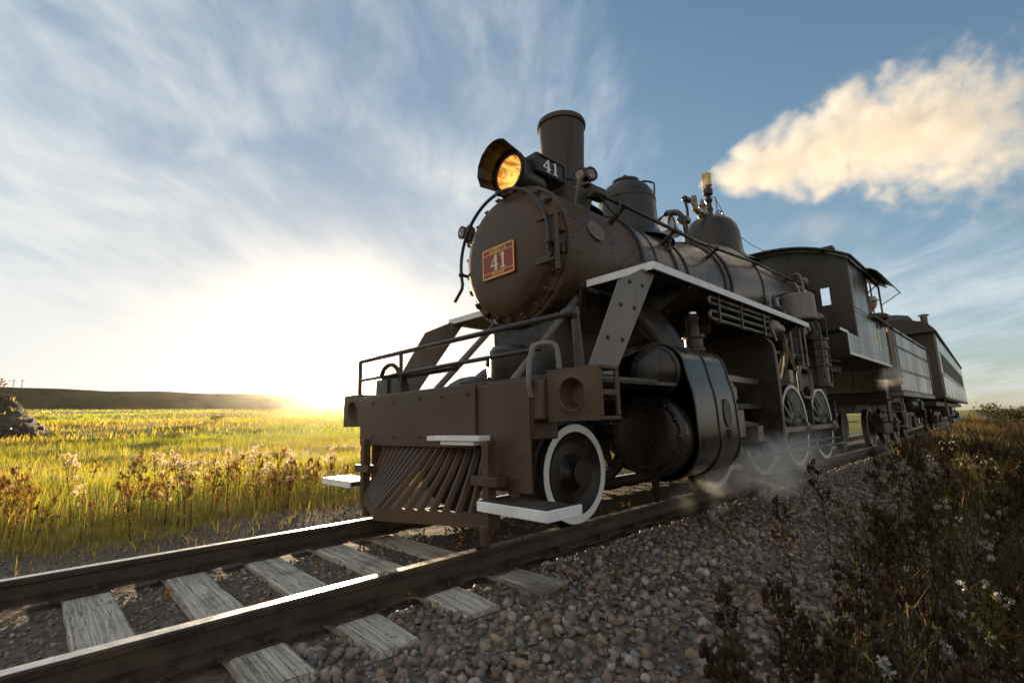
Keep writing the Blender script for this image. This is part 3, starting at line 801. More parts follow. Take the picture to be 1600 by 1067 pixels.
# ---- hand rails along the boiler
for s in (1, -1):
    P_ = [(s*(.70+.02), .66, 2.89), (s*.765, 1.0, 2.87), (s*.77, 2.5, 2.88), (s*.86, 4.1, 2.94), (s*.90, 6.96, 2.98)]
    hr = MB().tube(P_, .020, 10).build('boiler_handrail', M['black'], loco)
    for y, x, z in ((.95, .764, 2.87), (1.95, .768, 2.876), (3.0, .80, 2.90), (4.2, .862, 2.942), (5.5, .88, 2.96)):
        cc_ = Vector((0, y, boiler_c(y))); p = Vector((s*x, y, z)); n_ = (p-cc_).normalized(); q = cc_ + n_*(boiler_r(y) if y > 1.3 else .69)
        m_ = MB(); m_.cyl(q, p, .030, .016, 8); m_.lathe((s*x, y-.03, z), (0, 1, 0), [(0, .02), (.012, .032), (.048, .032), (.06, .02)], 12); m_.build('stanchion', M['black'], hr)
b = MB(); b.lathe((.70, .62, 2.90), (.1, 1, 0), [(-.14, .05), (-.12, .07), (.02, .07), (.05, .03)], 14); b.tube(smooth_path([(.70, .52, 2.96), (.76, .60, 2.80), (.80, .72, 2.70), (.80, .80, 2.80), (.78, .84, 2.90)], 5), .008, 6)
b.build('junction_fitting', M['black'], loco)

# ---- running boards
for s in (1, -1):
    x0, x1 = sorted((s*.66, s*1.352))
    rb = MB(); rb.box(x0, x1, .345, 1.78, 1.955, 1.995); rb.box(x0, x1, 1.784, 4.40, 1.955, 1.995)
    rbo = rb.build('running_board', M['wood'], loco)
    for (xa, xb, ya, yb_) in ((1.352, 1.366, .331, 1.780), (1.352, 1.366, 1.786, 4.40), (.70, 1.352, .331, .345)):
        xa, xb = sorted((s*xa, s*xb)); MB().box(xa, xb, ya, yb_, 1.935, 2.000).build('white_edge', M['white'], rbo, bevel=.003)
    for y in (1.0, 2.0, 3.0, 4.0):
        m_ = MB(); m_.prism([(.62, 1.62), (.72, 1.62), (1.32, 1.90), (1.32, 1.95), (.62, 1.95)], (0, y, 0), (s, 0, 0), (0, 0, 1), (0, .02, 0)); m_.build('bracket', M['black'], rbo)
    # broad flat brace from the board down to the front deck
    xa, xb = sorted((s*1.275, s*1.290))
    pl = MB(); pl.prism([(-.05, 1.790), (.30, 1.950), (.49, 1.950), (-.18, 1.075), (-.50, 1.075)], (xa, 0, 0), (0, 1, 0), (0, 0, 1), (xb-xa, 0, 0))
    br = pl.build('brace_plate', M['greyplate'], loco, bevel=.004)
    pts = []
    for f_ in (.17, .40, .70, .95):
        yc, zc_ = .28-.62*f_, 1.95-.875*f_
        pts += [(s*1.290, yc-.09, zc_), (s*1.290, yc+.09, zc_)]
    MB().rivets(pts, [Vector((s, 0, 0))]*len(pts), .018, .016).build('bolts', M['black'], br)
    # stay rod from the smokebox to the deck
    MB().tube([(s*.52, .56, 2.02), (s*.52, -.46, 1.06)], .032, 10).build('stay_rod', M['greyplate'], loco)
    m_ = MB(); m_.box(*sorted((s*.44, s*.60)), .50, .66, 1.93, 2.05); m_.build('rod_bracket', M['front'], loco, bevel=.01)

# pipes racked under the running board
pk = MB()
for i, z in enumerate((1.905, 1.845, 1.765, 1.690)):
    pk.tube([(1.30, 1.46, z), (1.30, 3.05, z)], .018, 8)
for za, zb_ in ((1.905, 1.845), (1.765, 1.69)):
    pk.tube([(1.30, 1.46, za)] + arc((1.30, 1.46, (za+zb_)/2), (0, 0, 1), (0, -1, 0), (za-zb_)/2, 0, 180, 6), .018, 8)
pkr = pk.build('cooling_pipe', M['steel'], loco)
for y in (1.60, 2.15, 2.8):
    MB().box(1.27, 1.325, y, y+.03, 1.66, 1.954).build('pipe_clip', M['frame'], pkr)
b = MB(); b.lathe((1.28, 3.05, 1.80), (0, 1, 0), [(0, .07), (.02, .10), (.14, .10), (.16, .06), (.26, .05), (.28, .08), (.34, .08), (.36, .04)], 16); b.tube(smooth_path([(1.28, 3.3, 1.8), (1.3, 3.5, 1.7), (1.28, 3.55, 1.45), (1.2, 3.6, 1.2)], 5), .03, 8)
b.tube([(1.33, 3.0, 1.78), (1.36, 3.03, 1.62)], .014, 6); b.build('valve_gear_fitting', M['steel'], loco)

# ---- front deck, buffer beam, castings
fd = MB(); fd.box(-1.34, 1.34, -.80, .30, 1.03, 1.06); fd.build('front_deck', M['black'], loco, bevel=.004)
bb = MB(); bb.box(-1.13, 1.13, -.86, -.62, .66, 1.028); bb.box(-1.22, -1.1301, -.855, -.62, .78, 1.026); bb.box(1.1301, 1.22, -.855, -.62, .78, 1.026)
beam = bb.build('buffer_beam', M['front'], loco, bevel=.012)
MB().box(-1.12, .60, -.882, -.8605, .60, 1.045).build('beam_panel', M['front'], beam, bevel=.006)
MB().box(.72, 1.12, -.876, -.8605, .34, 1.035).build('beam_panel', M['front'], beam, bevel=.006)
pts = [(x, -.882, z) for x in (-.88, -.5, -.1, .2, .52) for z in (.68, .98)]; MB().rivets(pts, [Vector((0, -1, 0))]*len(pts), .02, .014).build('bolts', M['front'], beam)
for s in (1, -1):
    cs = MB(); n = 28; hwc = .195; cx = s*1.42; cz = .925
    outer = []
    # front wall with a round poling pocket
    sq = []
    for k in range(n):
        a = 2*math.pi*k/n; c, si = math.cos(a), math.sin(a); q = 1/max(abs(c)/hwc, abs(si)/.155); sq.append((cx+c*q, cz+si*q))
    ring = [(cx+.095*math.cos(2*math.pi*k/n), cz+.095*math.sin(2*math.pi*k/n)) for k in range(n)]
    ring2 = [(cx+.118*math.cos(2*math.pi*k/n), cz+.118*math.sin(2*math.pi*k/n)) for k in range(n)]
    vs = [(x, -.82, z) for x, z in sq] + [(x, -.82, z) for x, z in ring2] + [(x, -.832, z) for x, z in ring] + [(cx+(x-cx)*.6, -.74, cz+(z-cz)*.6) for x, z in ring]
    fs = []
    for lv in range(3): fs += [(lv*n+k, lv*n+(k+1) % n, (lv+1)*n+(k+1) % n, (lv+1)*n+k) for k in range(n)]
    fs.append(tuple(3*n+k for k in range(n)))
    cs.add(vs, fs)
    xa, xb = cx-hwc, cx+hwc
    cs.box(xa, xb, -.8185, -.62, cz+.132, cz+.156); cs.box(xa, xb, -.8185, -.62, cz-.156, cz-.132)
    xo = s*1.595; x1_, x2_ = sorted((xo, xo+s*.02))
    cs.box(x1_, x2_, -.8185, -.785, cz-.1315, cz+.1315); cs.box(x1_, x2_, -.655, -.62, cz-.1315, cz+.1315); cs.box(x1_, x2_, -.785, -.655, cz-.018, cz+.018)
    cs.box(*sorted((cx-s*hwc, cx-s*(hwc-.02))), -.8185, -.62, cz-.1315, cz+.1315)
    cs.build('poling_pocket', M['front'], loco, bevel=.006)
MB().box(.16, .76, -.985, -.883, .655, .69).build('foot_plate', M['white'], loco, bevel=.004)
MB().box(.30, .68, -.965, -.884, .625, .654).build('foot_plate_bracket', M['white'], loco, bevel=.006)

# ---- front railing
fr = MB(); fr.tube([(-1.42, -.745, 1.425), (1.34, -.70, 1.440)], .020, 10); fr.lathe((1.33, -.70, 1.440), (1, .02, 0), [(-.05, .03), (0, .042), (.05, .042), (.06, .02)], 14)
rail_f = fr.build('front_railing', M['black'], loco)
MB().tube([(-1.40, -.745, 1.232), (1.13, -.745, 1.238)], .016, 10).build('lower_rail', M['black'], rail_f)
MB().tube([(-1.42, -.745, 1.06), (-1.42, -.745, 1.425)], .022, 10).build('post', M['black'], rail_f)
MB().tube([(1.36, -.66, 1.07), (1.36, -.68, 1.44)], [.034, .026], 10).build('post', M['black'], rail_f)
MB().tube([(-.62, -.745, 1.06), (-.62, -.745, 1.43)], .018, 10).build('post', M['black'], rail_f)
MB().tube(smooth_path([(1.13, -.86, .92), (1.13, -.88, 1.05), (1.13, -.84, 1.22), (1.15, -.80, 1.255), (1.24, -.77, 1.25), (1.27, -.76, 1.20), (1.28, -.76, 1.09)], 5), .018, 10).build('grab_iron', M['greyplate'], rail_f)
# coupling gear on the deck
b = MB(); b.box(-1.02, -.80, -.78, -.66, 1.061, 1.20); b.prism([(-.84, 1.20), (-.66, 1.20), (-.58, 1.061), (-.84, 1.061)], (0, -.76, 0), (1, 0, 0), (0, 0, 1), (0, .10, 0)); b.tube([(-.98, -.72, 1.215), (.02, -.60, 1.235)], .028, 8); b.tube(smooth_path([(-.95, -.76, 1.24), (-.88, -.76, 1.31), (-.78, -.75, 1.33), (-.70, -.74, 1.29), (-.68, -.73, 1.24)], 5), .022, 8)
b.build('uncoupling_lever', M['black'], loco, bevel=.004)
b = MB(); b.lathe((.20, -.15, 1.061), (0, 0, 1), [(0, .17), (.02, .18), (.32, .18), (.36, .15), (.38, .05)], 28); b.tube([(-.01, -.22, 1.1), (-.01, -.22, 1.30)], .012, 6); b.lathe((-.01, -.22, 1.26), (0, 0, 1), [(0, .012), (.02, .028), (.08, .022), (.10, .008)], 8)
b.build('deck_reservoir', M['black'], loco)
b = MB(); b.lathe((-.26, -.20, 1.061), (0, 0, 1), [(0, .26), (.03, .26), (.07, .22), (.12, .13), (.14, .03)], 28); b.lathe((.02, -.40, 1.061), (0, 0, 1), [(0, .16), (.05, .16), (.06, .14)], 24)
b.build('valve_cover', M['black'], loco)
b = MB(); b.box(-.42, .42, .20, 1.22, 1.06, 1.72); b.prism([(-.55, 1.78), (-.36, 1.50), (.36, 1.50), (.55, 1.78), (.62, 2.1), (-.62, 2.1)], (0, .40, 0), (1, 0, 0), (0, 0, 1), (0, .80, 0))
b.build('cylinder_saddle', M['frame'], loco, bevel=.02)

# ---- pilot (cowcatcher): every slat is its own piece
pil = MB(); PB = .165
nodes = [(-.86, -.90), (-.85, -.97), (0, -1.31), (.85, -.97), (.86, -.90)]
bot = MB()
for (xa, ya), (xb, yb_) in zip(nodes[:-1], nodes[1:]):
    d = Vector((xb-xa, yb_-ya, 0)).normalized(); nrm = Vector((d.y, -d.x, 0))
    bot.prism([(0, -.04), ((Vector((xb-xa, yb_-ya, 0))).length, -.04), ((Vector((xb-xa, yb_-ya, 0))).length, .045), (0, .045)], (xa, ya, PB), d, (0, 0, 1), -nrm*.05)
pilot = bot.build('pilot', M['front'], loco)
ns = 18
for k in range(ns):
    f_ = -1+2*(k+.5)/ns; xb_ = f_*.83; yb_ = -1.29+.335*abs(f_); xt = f_*.76; yt = -.80
    p0, p1 = Vector((xb_, yb_+.01, PB+.03)), Vector((xt, yt, .64)); d = (p1-p0).normalized(); side = Vector((1, 0, 0)) - d*d.x; side.normalize(); nn = d.cross(side)
    sl_ = MB(); mid = (p0+p1)/2 + Vector((0, .008, -.004)); hw, hd = .021, .022
    vs = []
    for p in (p0, mid, p1):
        vs += [p-side*hw, p-side*hw*.5-nn*hd, p+side*hw*.5-nn*hd, p+side*hw, p+side*hw+nn*hd*.6, p-side*hw+nn*hd*.6]
    fs = [tuple(range(5, -1, -1)), tuple(range(12, 18))]
    for r0 in range(2): fs += [(r0*6+q, r0*6+(q+1) % 6, (r0+1)*6+(q+1) % 6, (r0+1)*6+q) for q in range(6)]
    sl_.add(vs, fs).build('slat', M['front'], pilot, smooth=25)
MB().box(-.84, .80, -.82, -.74, .58, .655).build('top_bar', M['front'], pilot)

# ---- foot boards either side of the pilot
for s in (1, -1):
    x0, x1 = sorted((s*.86, s*1.42))
    fb = MB(); fb.box(x0, x1, -1.075, -.80, .262, .302); fbo = fb.build('foot_board', M['wood'], loco)
    MB().box(x0, x1, -1.092, -1.0755, .250, .308).build('white_edge', M['white'], fbo, bevel=.003)
    xa, xb = sorted((s*1.4205, s*1.437)); MB().box(xa, xb, -1.092, -.80, .250, .308).build('white_edge', M['white'], fbo, bevel=.003)
    for x in (.90,):
        xa, xb = sorted((s*x, s*(x+.022))); m_ = MB(); m_.prism([(-.86, .24), (-.80, .24), (-.72, .66), (-.86, .66)], (xa, 0, 0), (0, 1, 0), (0, 0, 1), (xb-xa, 0, 0)); m_.build('hanger', M['front'], fbo)
    # hose that clears the rail in front of the wheel
    m_ = MB(); m_.box(*sorted((s*.80, s*.86)), -1.00, -.93, .12, .66); m_.lathe((s*.79, -.965, .015), (0, 0, 1), [(0, .035), (.06, .04), (.12, .045), (.14, .03)], 10); m_.box(*sorted((s*.70, s*.95)), -1.01, -.92, .38, .44)
    m_.build('rail_guard', M['front'], loco, bevel=.006)

# ---- wheels
def wheel(name, R0, y, x, parent, spokes=0, tyre_w=.052, boss=.1, crank=None):
    """outer face towards +x for s>0; returns root mesh (wheel centre) with tyre as child"""
    s = 1 if x > 0 else -1; c = Vector((x, y, R0)); d = Vector((s, 0, 0))
    b = MB()
    if not spokes:
        b.lathe(c, d, [(-.10, R0+.025), (-.075, R0+.025), (-.07, R0-.001), (0, R0-.003), (.0, R0-tyre_w), (-.02, R0-tyre_w-.015), (-.055, R0*.62), (-.045, R0*.40), (.0, boss*1.1), (.03, boss*.95), (.04, boss*.6), (.042, .01)], 56, True, True)
    else:
        b.lathe(c, d, [(-.12, R0+.026), (-.09, R0+.026), (-.085, R0-.001), (0, R0-.003), (0, R0-tyre_w), (-.02, R0-tyre_w-.004), (-.02, R0-tyre_w-.05), (-.11, R0-tyre_w-.05), (-.12, R0-.02)], 56, False, False)
        b.lathe(c, d, [(-.13, .14), (.01, .14), (.03, .11), (.035, .01)], 24)
        for k in range(spokes):
            a = 2*math.pi*(k+.5)/spokes; u = Vector((0, math.cos(a), math.sin(a))); v = Vector((0, -math.sin(a), math.cos(a)))
            p0, p1 = c+u*.12, c+u*(R0-tyre_w-.045)
            vs = []
            for p, hw, t0, t1 in ((p0, .045, -.10, .005), (p1, .030, -.085, -.025)):
                vs += [p+v*hw+d*t0, p+v*hw+d*t1, p-v*hw+d*t1, p-v*hw+d*t0]
            b.add(vs, [(0, 1, 2, 3), (4, 7, 6, 5), (0, 4, 5, 1), (1, 5, 6, 2), (2, 6, 7, 3), (3, 7, 4, 0)])
        # counterweight
        a0 = 90 if crank is None else crank+180
        poly = [(math.cos(R(a0+q))*(R0-tyre_w-.02), math.sin(R(a0+q))*(R0-tyre_w-.02)) for q in range(-62, 63, 8)]
        b.prism(poly, c+d*-.09, (0, 1, 0), (0, 0, 1), d*.085)
    o = b.build(name, M['frame'], parent, smooth=30)
    t = MB(); t.lathe(c+d*.0015, d, [(0, R0-.004), (.003, R0-.007), (.003, R0-tyre_w+.003), (0, R0-tyre_w)], 64, False, False)
    t.build('white_tyre', M['white'], o, smooth=0)
    return o
WR, DR = .374, .615
for s in (1, -1):
    wheel('pilot_wheel', WR, -.047, s*.79, loco, 0, .062, .09)
    for k, y in enumerate((2.36, 3.82, 5.28, 6.74)):
        wheel('driving_wheel', DR, y, s*.80, loco, 14, .064, .13, crank=-115)
    b = MB(); b.box(*sorted((s*.52, s*.62)), -.3, 7.6, .80, .95); b.box(*sorted((s*.52, s*.62)), 1.7, 7.6, .42, .52)
    for y in (1.7, 3.05, 4.5, 5.95, 7.4): b.box(*sorted((s*.52, s*.62)), y-.12, y+.12, .3, .95)
    b.build('bar_frame', M['frame'], loco, bevel=.01)
    b = MB(); b.box(*sorted((s*.60, s*.70)), -.62, .42, .36, .52); b.lathe((s*.84, -.047, WR), (s, 0, 0), [(0, .10), (.02, .11)], 12)
    b.build('pony_truck', M['frame'], loco, bevel=.01)
    if s > 0:
        for y in (2.36, 3.82, 5.28, 6.74): MB().cyl((-.75, y, DR), (.75, y, DR), .09).build('axle', M['frame'], loco)
        MB().cyl((-.74, -.047, WR), (.74, -.047, WR), .07).build('axle', M['frame'], loco)
    # rods
    ca = R(-115); cr = .30; py_, pz_ = cr*math.cos(ca)*1.0, cr*math.sin(ca)
    rz_ = DR+pz_+.22; xr_ = s*.93
    b = MB()
    ypins = [y+py_*.3 for y in (2.36, 3.82, 5.28, 6.74)]
    b.prism([(ypins[0], -.035), (ypins[3], -.035), (ypins[3], .035), (ypins[0], .035)], (xr_, 0, rz_), (0, 1, 0), (0, 0, 1), (s*.045, 0, 0))
    for y in ypins: b.lathe((xr_-s*.06, y, rz_), (s, 0, 0), [(0, .09), (.12, .09), (.125, .055), (.15, .05)], 20)
    b.build('side_rod', M['steel'], loco, bevel=.004)
    b = MB(); b.prism([(2.15, .66-rz_), (3.86, -.05), (3.86, .05), (2.15, .75-rz_)], (s*1.03, 0, rz_), (0, 1, 0), (0, 0, 1), (s*.045, 0, 0)); b.lathe((s*1.02, ypins[1], rz_), (s, 0, 0), [(0, .12), (.075, .12), (.08, .06), (.10, .06)], 20)
    b.build('main_rod', M['steel'], loco, bevel=.004)
    # crosshead and guides
    b = MB(); b.box(*sorted((s*1.02, s*1.16)), 1.72, 2.98, .84, .90); b.box(*sorted((s*1.02, s*1.16)), 1.72, 2.98, .48, .53); b.build('crosshead_guide', M['frame'], loco, bevel=.006)
    b = MB(); b.box(*sorted((s*1.00, s*1.18)), 1.98, 2.32, .545, .835); b.cyl((s*1.08, 1.60, .70), (s*1.08, 2.0, .70), .04, None, 12); b.build('crosshead', M['steel'], loco, bevel=.01)
    # guide yoke: tall plate with rounded corners
    poly = [(.62, .42), (.80, .36), (1.20, .36), (1.30, .44), (1.35, .62), (1.35, 1.40), (1.32, 1.60), (1.22, 1.72), (.62, 1.72)]
    MB().prism(poly, (0, 2.98, 0), (s, 0, 0), (0, 0, 1), (0, .04, 0)).build('guide_yoke', M['frame'], loco)
    e_ = [(s*x, 2.975, z) for x, z in ((1.10, .37), (1.20, .37), (1.29, .45), (1.345, .62), (1.345, 1.40), (1.315, 1.60), (1.21, 1.70))]
    MB().tube(smooth_path(e_, 4), .014, 6).build('yoke_edge', M['greyplate'], loco)
    # valve stem and rocker
    b = MB(); b.lathe((s*1.12, 1.62, 1.17), (0, 1, 0), [(0, .10), (.10, .09), (.12, .06), (.26, .06), (.28, .075), (.36, .075), (.38, .05)], 18); b.prism([(1.98, -.035), (2.92, -.05), (2.92, .01), (1.98, .035)], (s*1.10, 0, 1.17), (0, 1, 0), (0, 0, 1), (s*.04, 0, 0))
    b.build('valve_stem', M['steel'], loco, bevel=.003)
    # cylinders: front heads, valve chest and one wrapped jacket
    b = MB(); b.lathe((s*1.07, .50, .63), (0, 1, 0), [(-.012, .02), (-.012, .19), (-.006, .235), (.008, .272), (.02, .28), (.02, .312), (.05, .318), (.06, .338), (.14, .338), (.16, .325), (1.1, .325)], 48, True, True)
    cyl_o = b.build('cylinder', M['black'], loco)
    pts = [(s*1.07+.298*math.cos(k*math.pi/7), .518, .63+.298*math.sin(k*math.pi/7)) for k in range(14)]; MB().rivets(pts, [Vector((0, -1, 0))]*14, .016, .02).build('studs', M['black'], cyl_o)
    b = MB(); b.lathe((s*1.11, .60, 1.165), (0, 1, 0), [(-.035, .02), (-.032, .09), (-.018, .14), (.005, .174), (.02, .20), (.07, .205), (.08, .225), (.14, .225), (.15, .20), (1.05, .20)], 40, True, True)
    b.build('valve_chest', M['black'], cyl_o)
    jp = [(math.cos(R(a))*.235+s*0, 0) for a in (0,)]
    jk = []
    for a in range(118, 0, -8): jk.append((1.11+.25*math.cos(R(a)), 1.165+.235*math.sin(R(a))))
    jk += [(1.375, 1.10), (1.405, .98), (1.42, .84), (1.425, .63)]
    for a in range(-14, -100, -8): jk.append((1.06+.375*math.cos(R(a)*1.0)**.8 if math.cos(R(a)) > 0 else 1.06, .63+.365*math.sin(R(a))))
    jk += [(.72, .36), (.72, 1.30)]
    MB().prism(jk, (0, .70, 0), (s, 0, 0), (0, 0, 1), (0, .82, 0)).build('cylinder_jacket', M['jacket2'], cyl_o, smooth=30)
    b = MB()
    for y in (.70, 1.10, 1.50):
        b.prism([(x+(x-1.08)*.025, z+(z-.9)*.02) for x, z in jk], (0, y, 0), (s, 0, 0), (0, 0, 1), (0, .022, 0))
    b.build('jacket_band', M['black'], cyl_o, smooth=30)
    b = MB(); b.prism([(math.cos(R(a))*.075, math.sin(R(a))*.125) for a in range(0, 360, 15)], (s*1.385, 1.30, .80), (0, 1, 0), (s*-.04, 0, 1), (s*.045, 0, 0)); b.tube([(s*1.44, 1.30, .66), (s*1.44, 1.30, .58)], .012, 6); b.build('inspection_cover', M['black'], cyl_o)
    for y in (.62, 1.48): MB().lathe((s*1.07, y, .32), (0, 0, -1), [(0, .04), (.10, .03), (.12, .045), (.17, .03), (.22, .015)], 10).build('drain_cock', M['black'], cyl_o)
    b = MB(); b.tube(smooth_path([(s*.52, 1.02, 1.92), (s*.78, 1.02, 1.80), (s*1.0, 1.03, 1.55), (s*1.10, 1.05, 1.30)], 6), .125, 18); b.lathe((s*1.085, 1.04, 1.36), (s*.12, 0, -1), [(0, .16), (.04, .175), (.08, .175)], 18); b.build('steam_pipe', M['black'], loco)
    b = MB(); b.lathe((s*1.12, 1.42, 1.39), (0, 0, 1), [(0, .10), (.03, .10), (.04, .085), (.12, .085), (.13, .105), (.155, .105), (.16, .06), (.30, .058), (.32, .07), (.345, .07), (.355, .03)], 20); b.build('relief_pot', M['black'], loco)
MB().lathe((1.12, 1.42, 1.752), (0, 0, 1), [(0, .055), (.02, .055), (.022, .01)], 16).build('pot_cap', M['nickel'], loco)
# dark plate between cylinder and beam, small foot angle beside the wheel
b = MB(); b.box(.70, 1.33, -.60, .62, 1.02, 1.045); b.build('deck_wing', M['black'], loco)
b = MB(); b.box(-1.33, -.70, -.60, .62, 1.02, 1.045); b.build('deck_wing', M['black'], loco)

# springs, brake hangers and brake rigging between the drivers
for s in (1, -1):
    for y in (3.09, 4.55, 6.01, 7.45):
        b = MB(); b.box(*sorted((s*.80, s*.86)), y-.03, y+.03, .22, 1.0); b.box(*sorted((s*.70, s*.86)), y-.06, y+.05, .42, .70); b.build('brake_hanger', M['frame'], loco, bevel=.004)
    for y in (2.36, 3.82, 5.28, 6.74):
        b = MB()
        for q in range(5): b.box(*sorted((s*.60, s*.69)), y-.52+q*.09, y+.52-q*.09, 1.10+q*.022, 1.12+q*.022)
        b.build('leaf_spring', M['frame'], loco)
b = MB(); b.tube([(1.02, 3.2, .30), (1.02, 7.1, .26)], .028, 8); b.tube([(1.06, 3.2, .40), (1.06, 6.6, .37)], .018, 8); b.box(.90, 1.02, 6.95, 7.12, .12, .55); b.build('brake_pipe', M['frame'], loco)
# reversing link loop and rods
b = MB(); lp = [(1.22, 4.28, 1.00), (1.22, 4.62, .98), (1.22, 4.72, 1.08), (1.22, 4.70, 1.32), (1.22, 4.58, 1.40), (1.22, 4.28, 1.40), (1.22, 4.20, 1.30), (1.22, 4.20, 1.08)]
b.tube(lp, .026, 8, True); b.build('link_guide', M['greyplate'], loco)
b = MB(); b.tube([(1.18, 3.9, 1.75), (1.2, 4.2, 1.35)], .02, 8); b.tube([(1.12, 3.05, 1.55), (1.15, 6.9, 1.66)], .022, 8); b.tube([(1.2, 4.1, 1.95), (1.2, 4.15, 1.5)], .018, 8); b.tube([(1.15, 3.6, 1.2), (1.18, 4.0, 1.75)], .026, 8); b.box(1.05, 1.22, 3.82, 3.98, 1.18, 1.34); b.tube([(1.25, 4.35, 1.95), (1.25, 4.38, 1.42)], .012, 6); b.tube([(1.27, 4.5, 1.95), (1.27, 4.5, 1.42)], .012, 6)
b.build('reversing_rod', M['steel'], loco)
# first driver area clutter: combination lever and union link
b = MB(); b.tube([(1.17, 1.86, 1.24), (1.19, 2.06, .62), (1.19, 2.15, .26)], .022, 8); b.tube([(1.16, 2.16, .30), (1.16, 2.75, .34)], .018, 8); b.tube([(1.2, 2.1, .36), (1.18, 2.36, .30), (1.18, 2.6, .36)], .012, 8); b.lathe((1.16, 2.10, .92), (0, 0, 1), [(0, .03), (.02, .05), (.14, .05), (.16, .03), (.2, .02)], 12); b.box(1.12, 1.24, 2.48, 2.64, .50, .66)
b.build('combination_lever', M['steel'], loco)

# ---- air pump and tank by the cab
b = MB(); b.lathe((1.26, 5.02, 1.13), (0, 0, 1), [(0, .13), (.02, .15), (.06, .15), (.07, .125), (.30, .125), (.31, .165), (.335, .165), (.345, .14), (.43, .14), (.44, .155), (.455, .155), (.465, .14), (.55, .14), (.56, .17), (.585, .17), (.60, .15), (.68, .15), (.69, .175), (.715, .175), (.73, .12), (.78, .08), (.84, .06), (.86, .02)], 28)
pump = b.build('air_pump', M['black'], loco); pump['label'] = 'ribbed vertical air pump below the running board'
b = MB(); b.box(1.12, 1.32, 5.13, 5.20, 1.3, 1.95); b.tube([(1.26, 5.02, 1.98), (1.24, 5.02, 2.12), (1.1, 5.1, 2.25)], .025, 8); b.tube([(1.38, 4.82, 1.25), (1.39, 4.80, 1.98)], .016, 8); b.tube([(1.36, 5.26, 1.2), (1.37, 5.28, 2.2)], .012, 8); b.build('pump_bracket', M['black'], pump)
MB().box(1.37, 1.395, 4.98, 5.06, 1.615, 1.635, rot=Matrix.Rotation(R(8), 3, 'X')).build('brass_tag', M['brass'], pump)
b = MB(); b.lathe((1.20, 4.62, 2.075), (0, 0, 1), [(0, .22), (.02, .235), (.05, .235), (.055, .222), (.36, .222), (.385, .20), (.395, .05)], 32); tk = b.build('lubricator_tank', M['greyplate'], loco); 
b = MB(); b.lathe((1.12, 4.62, 2.40), (0, 0, 1), [(0, .05), (.08, .05), (.09, .03)], 12); b.tube(smooth_path([(1.05, 4.2, 2.2), (1.0, 4.3, 2.42), (1.05, 4.55, 2.5), (1.12, 4.6, 2.5)], 5), .03, 8); b.lathe((1.05, 4.15, 2.16), (0, 1, 0), [(0, .10), (.04, .12), (.2, .12), (.24, .08)], 18); b.build('tank_fitting', M['black'], tk)
# injector pipes up the firebox flank
b = MB()
for k, (y, z0, z1) in enumerate(((5.5, 1.5, 2.9), (5.75, 1.3, 3.1), (6.3, 1.2, 2.6))):
    b.tube(smooth_path([(1.05, y, z0), (1.03, y, (z0+z1)/2), (.98, y+.1, z1-.1), (.86, y+.15, z1)], 5), .022, 8)
b.lathe((1.10, 6.0, 2.35), (0, 1, 0), [(0, .05), (.02, .07), (.2, .07), (.25, .04), (.4, .04)], 14); b.lathe((.95, 6.2, 2.95), (0, 0, 1), [(0, .03), (.03, .05), (.1, .05), (.14, .02)], 12)
b.build('injector_pipe', M['steel'], loco)
b = MB(); b.box(-.66, .66, 5.2, 7.9, .85, 1.5); b.box(-.95, .95, 5.2, 7.9, 1.5, 1.95); b.build('firebox', M['frame'], loco, bevel=.03)

# ---- cab
CY0, CY1, CX, CB = 6.98, 9.78, 1.45, 1.715
def roof_z(x): return 3.90 - .44*(abs(x)/1.55)**2.3
cabo = MB().box(-1.43, 1.43, CY0+.02, CY1, 1.68, 1.714).build('cab', M['wood'], loco)      # floor; walls and roof are its pieces
for s in (1, -1):
    cab = MB(); xa, xb = sorted((s*(CX-.012), s*CX))
    cab.box(xa, xb, CY0, CY1, CB, 2.58); cab.box(xa, xb, CY0, 8.36, 2.58, 3.50); cab.box(xa, xb, 9.66, CY1, 2.58, 3.50); cab.box(xa, xb, 8.36, 9.66, 3.40, 3.50)
    cab.box(xa, xb, 6.16, CY0, 1.70, 2.06)
    cab.build('side_wall', M['cabpaint'], cabo, smooth=30)
fw = MB()                                   # front wall with look-out windows beside the boiler
fw.prism([(-1.438, 1.72), (-.95, 1.72), (-.95, 3.50), (-1.438, 3.47)], (0, CY0+.001, 0), (1, 0, 0), (0, 0, 1), (0, .012, 0)) if False else None
for s in (1, -1):
    fw.box(*sorted((s*1.34, s*1.437)), CY0+.001, CY0+.014, 1.72, 3.46); fw.box(*sorted((s*.90, s*1.34)), CY0+.001, CY0+.014, 1.72, 2.70); fw.box(*sorted((s*.90, s*1.34)), CY0+.001, CY0+.014, 3.02, 3.46); fw.box(*sorted((s*1.12, s*1.34)), CY0+.001, CY0+.014, 2.70, 3.02)
    fw.box(*sorted((s*.90, s*.98)), CY0+.001, CY0+.014, 2.70, 3.02)
up = [(x/10*1.437, roof_z(x/10*1.437)-.02) for x in range(-10, 11)]
fw.prism(up + [(1.437, 3.461), (-1.437, 3.461)], (0, CY0+.001, 0), (1, 0, 0), (0, 0, 1), (0, .012, 0))
fw.prism([(-.899, 3.46), (-.899, 2.6)] + [(math.cos(R(a))*.905, boiler_c(7)+math.sin(R(a))*.905) for a in range(172, 7, -6)] + [(.899, 2.6), (.899, 3.46)], (0, CY0+.001, 0), (1, 0, 0), (0, 0, 1), (0, .012, 0))
fw.build('front_wall', M['black'], cabo, smooth=30)
rf = MB(); n = 24; vs = []
for yy_ in (6.72, 10.05):
    for k in range(n+1):
        x = -1.56+3.12*k/n; vs += [(x, yy_, roof_z(x)+.018), (x, yy_, roof_z(x)-.010)]
fs = []
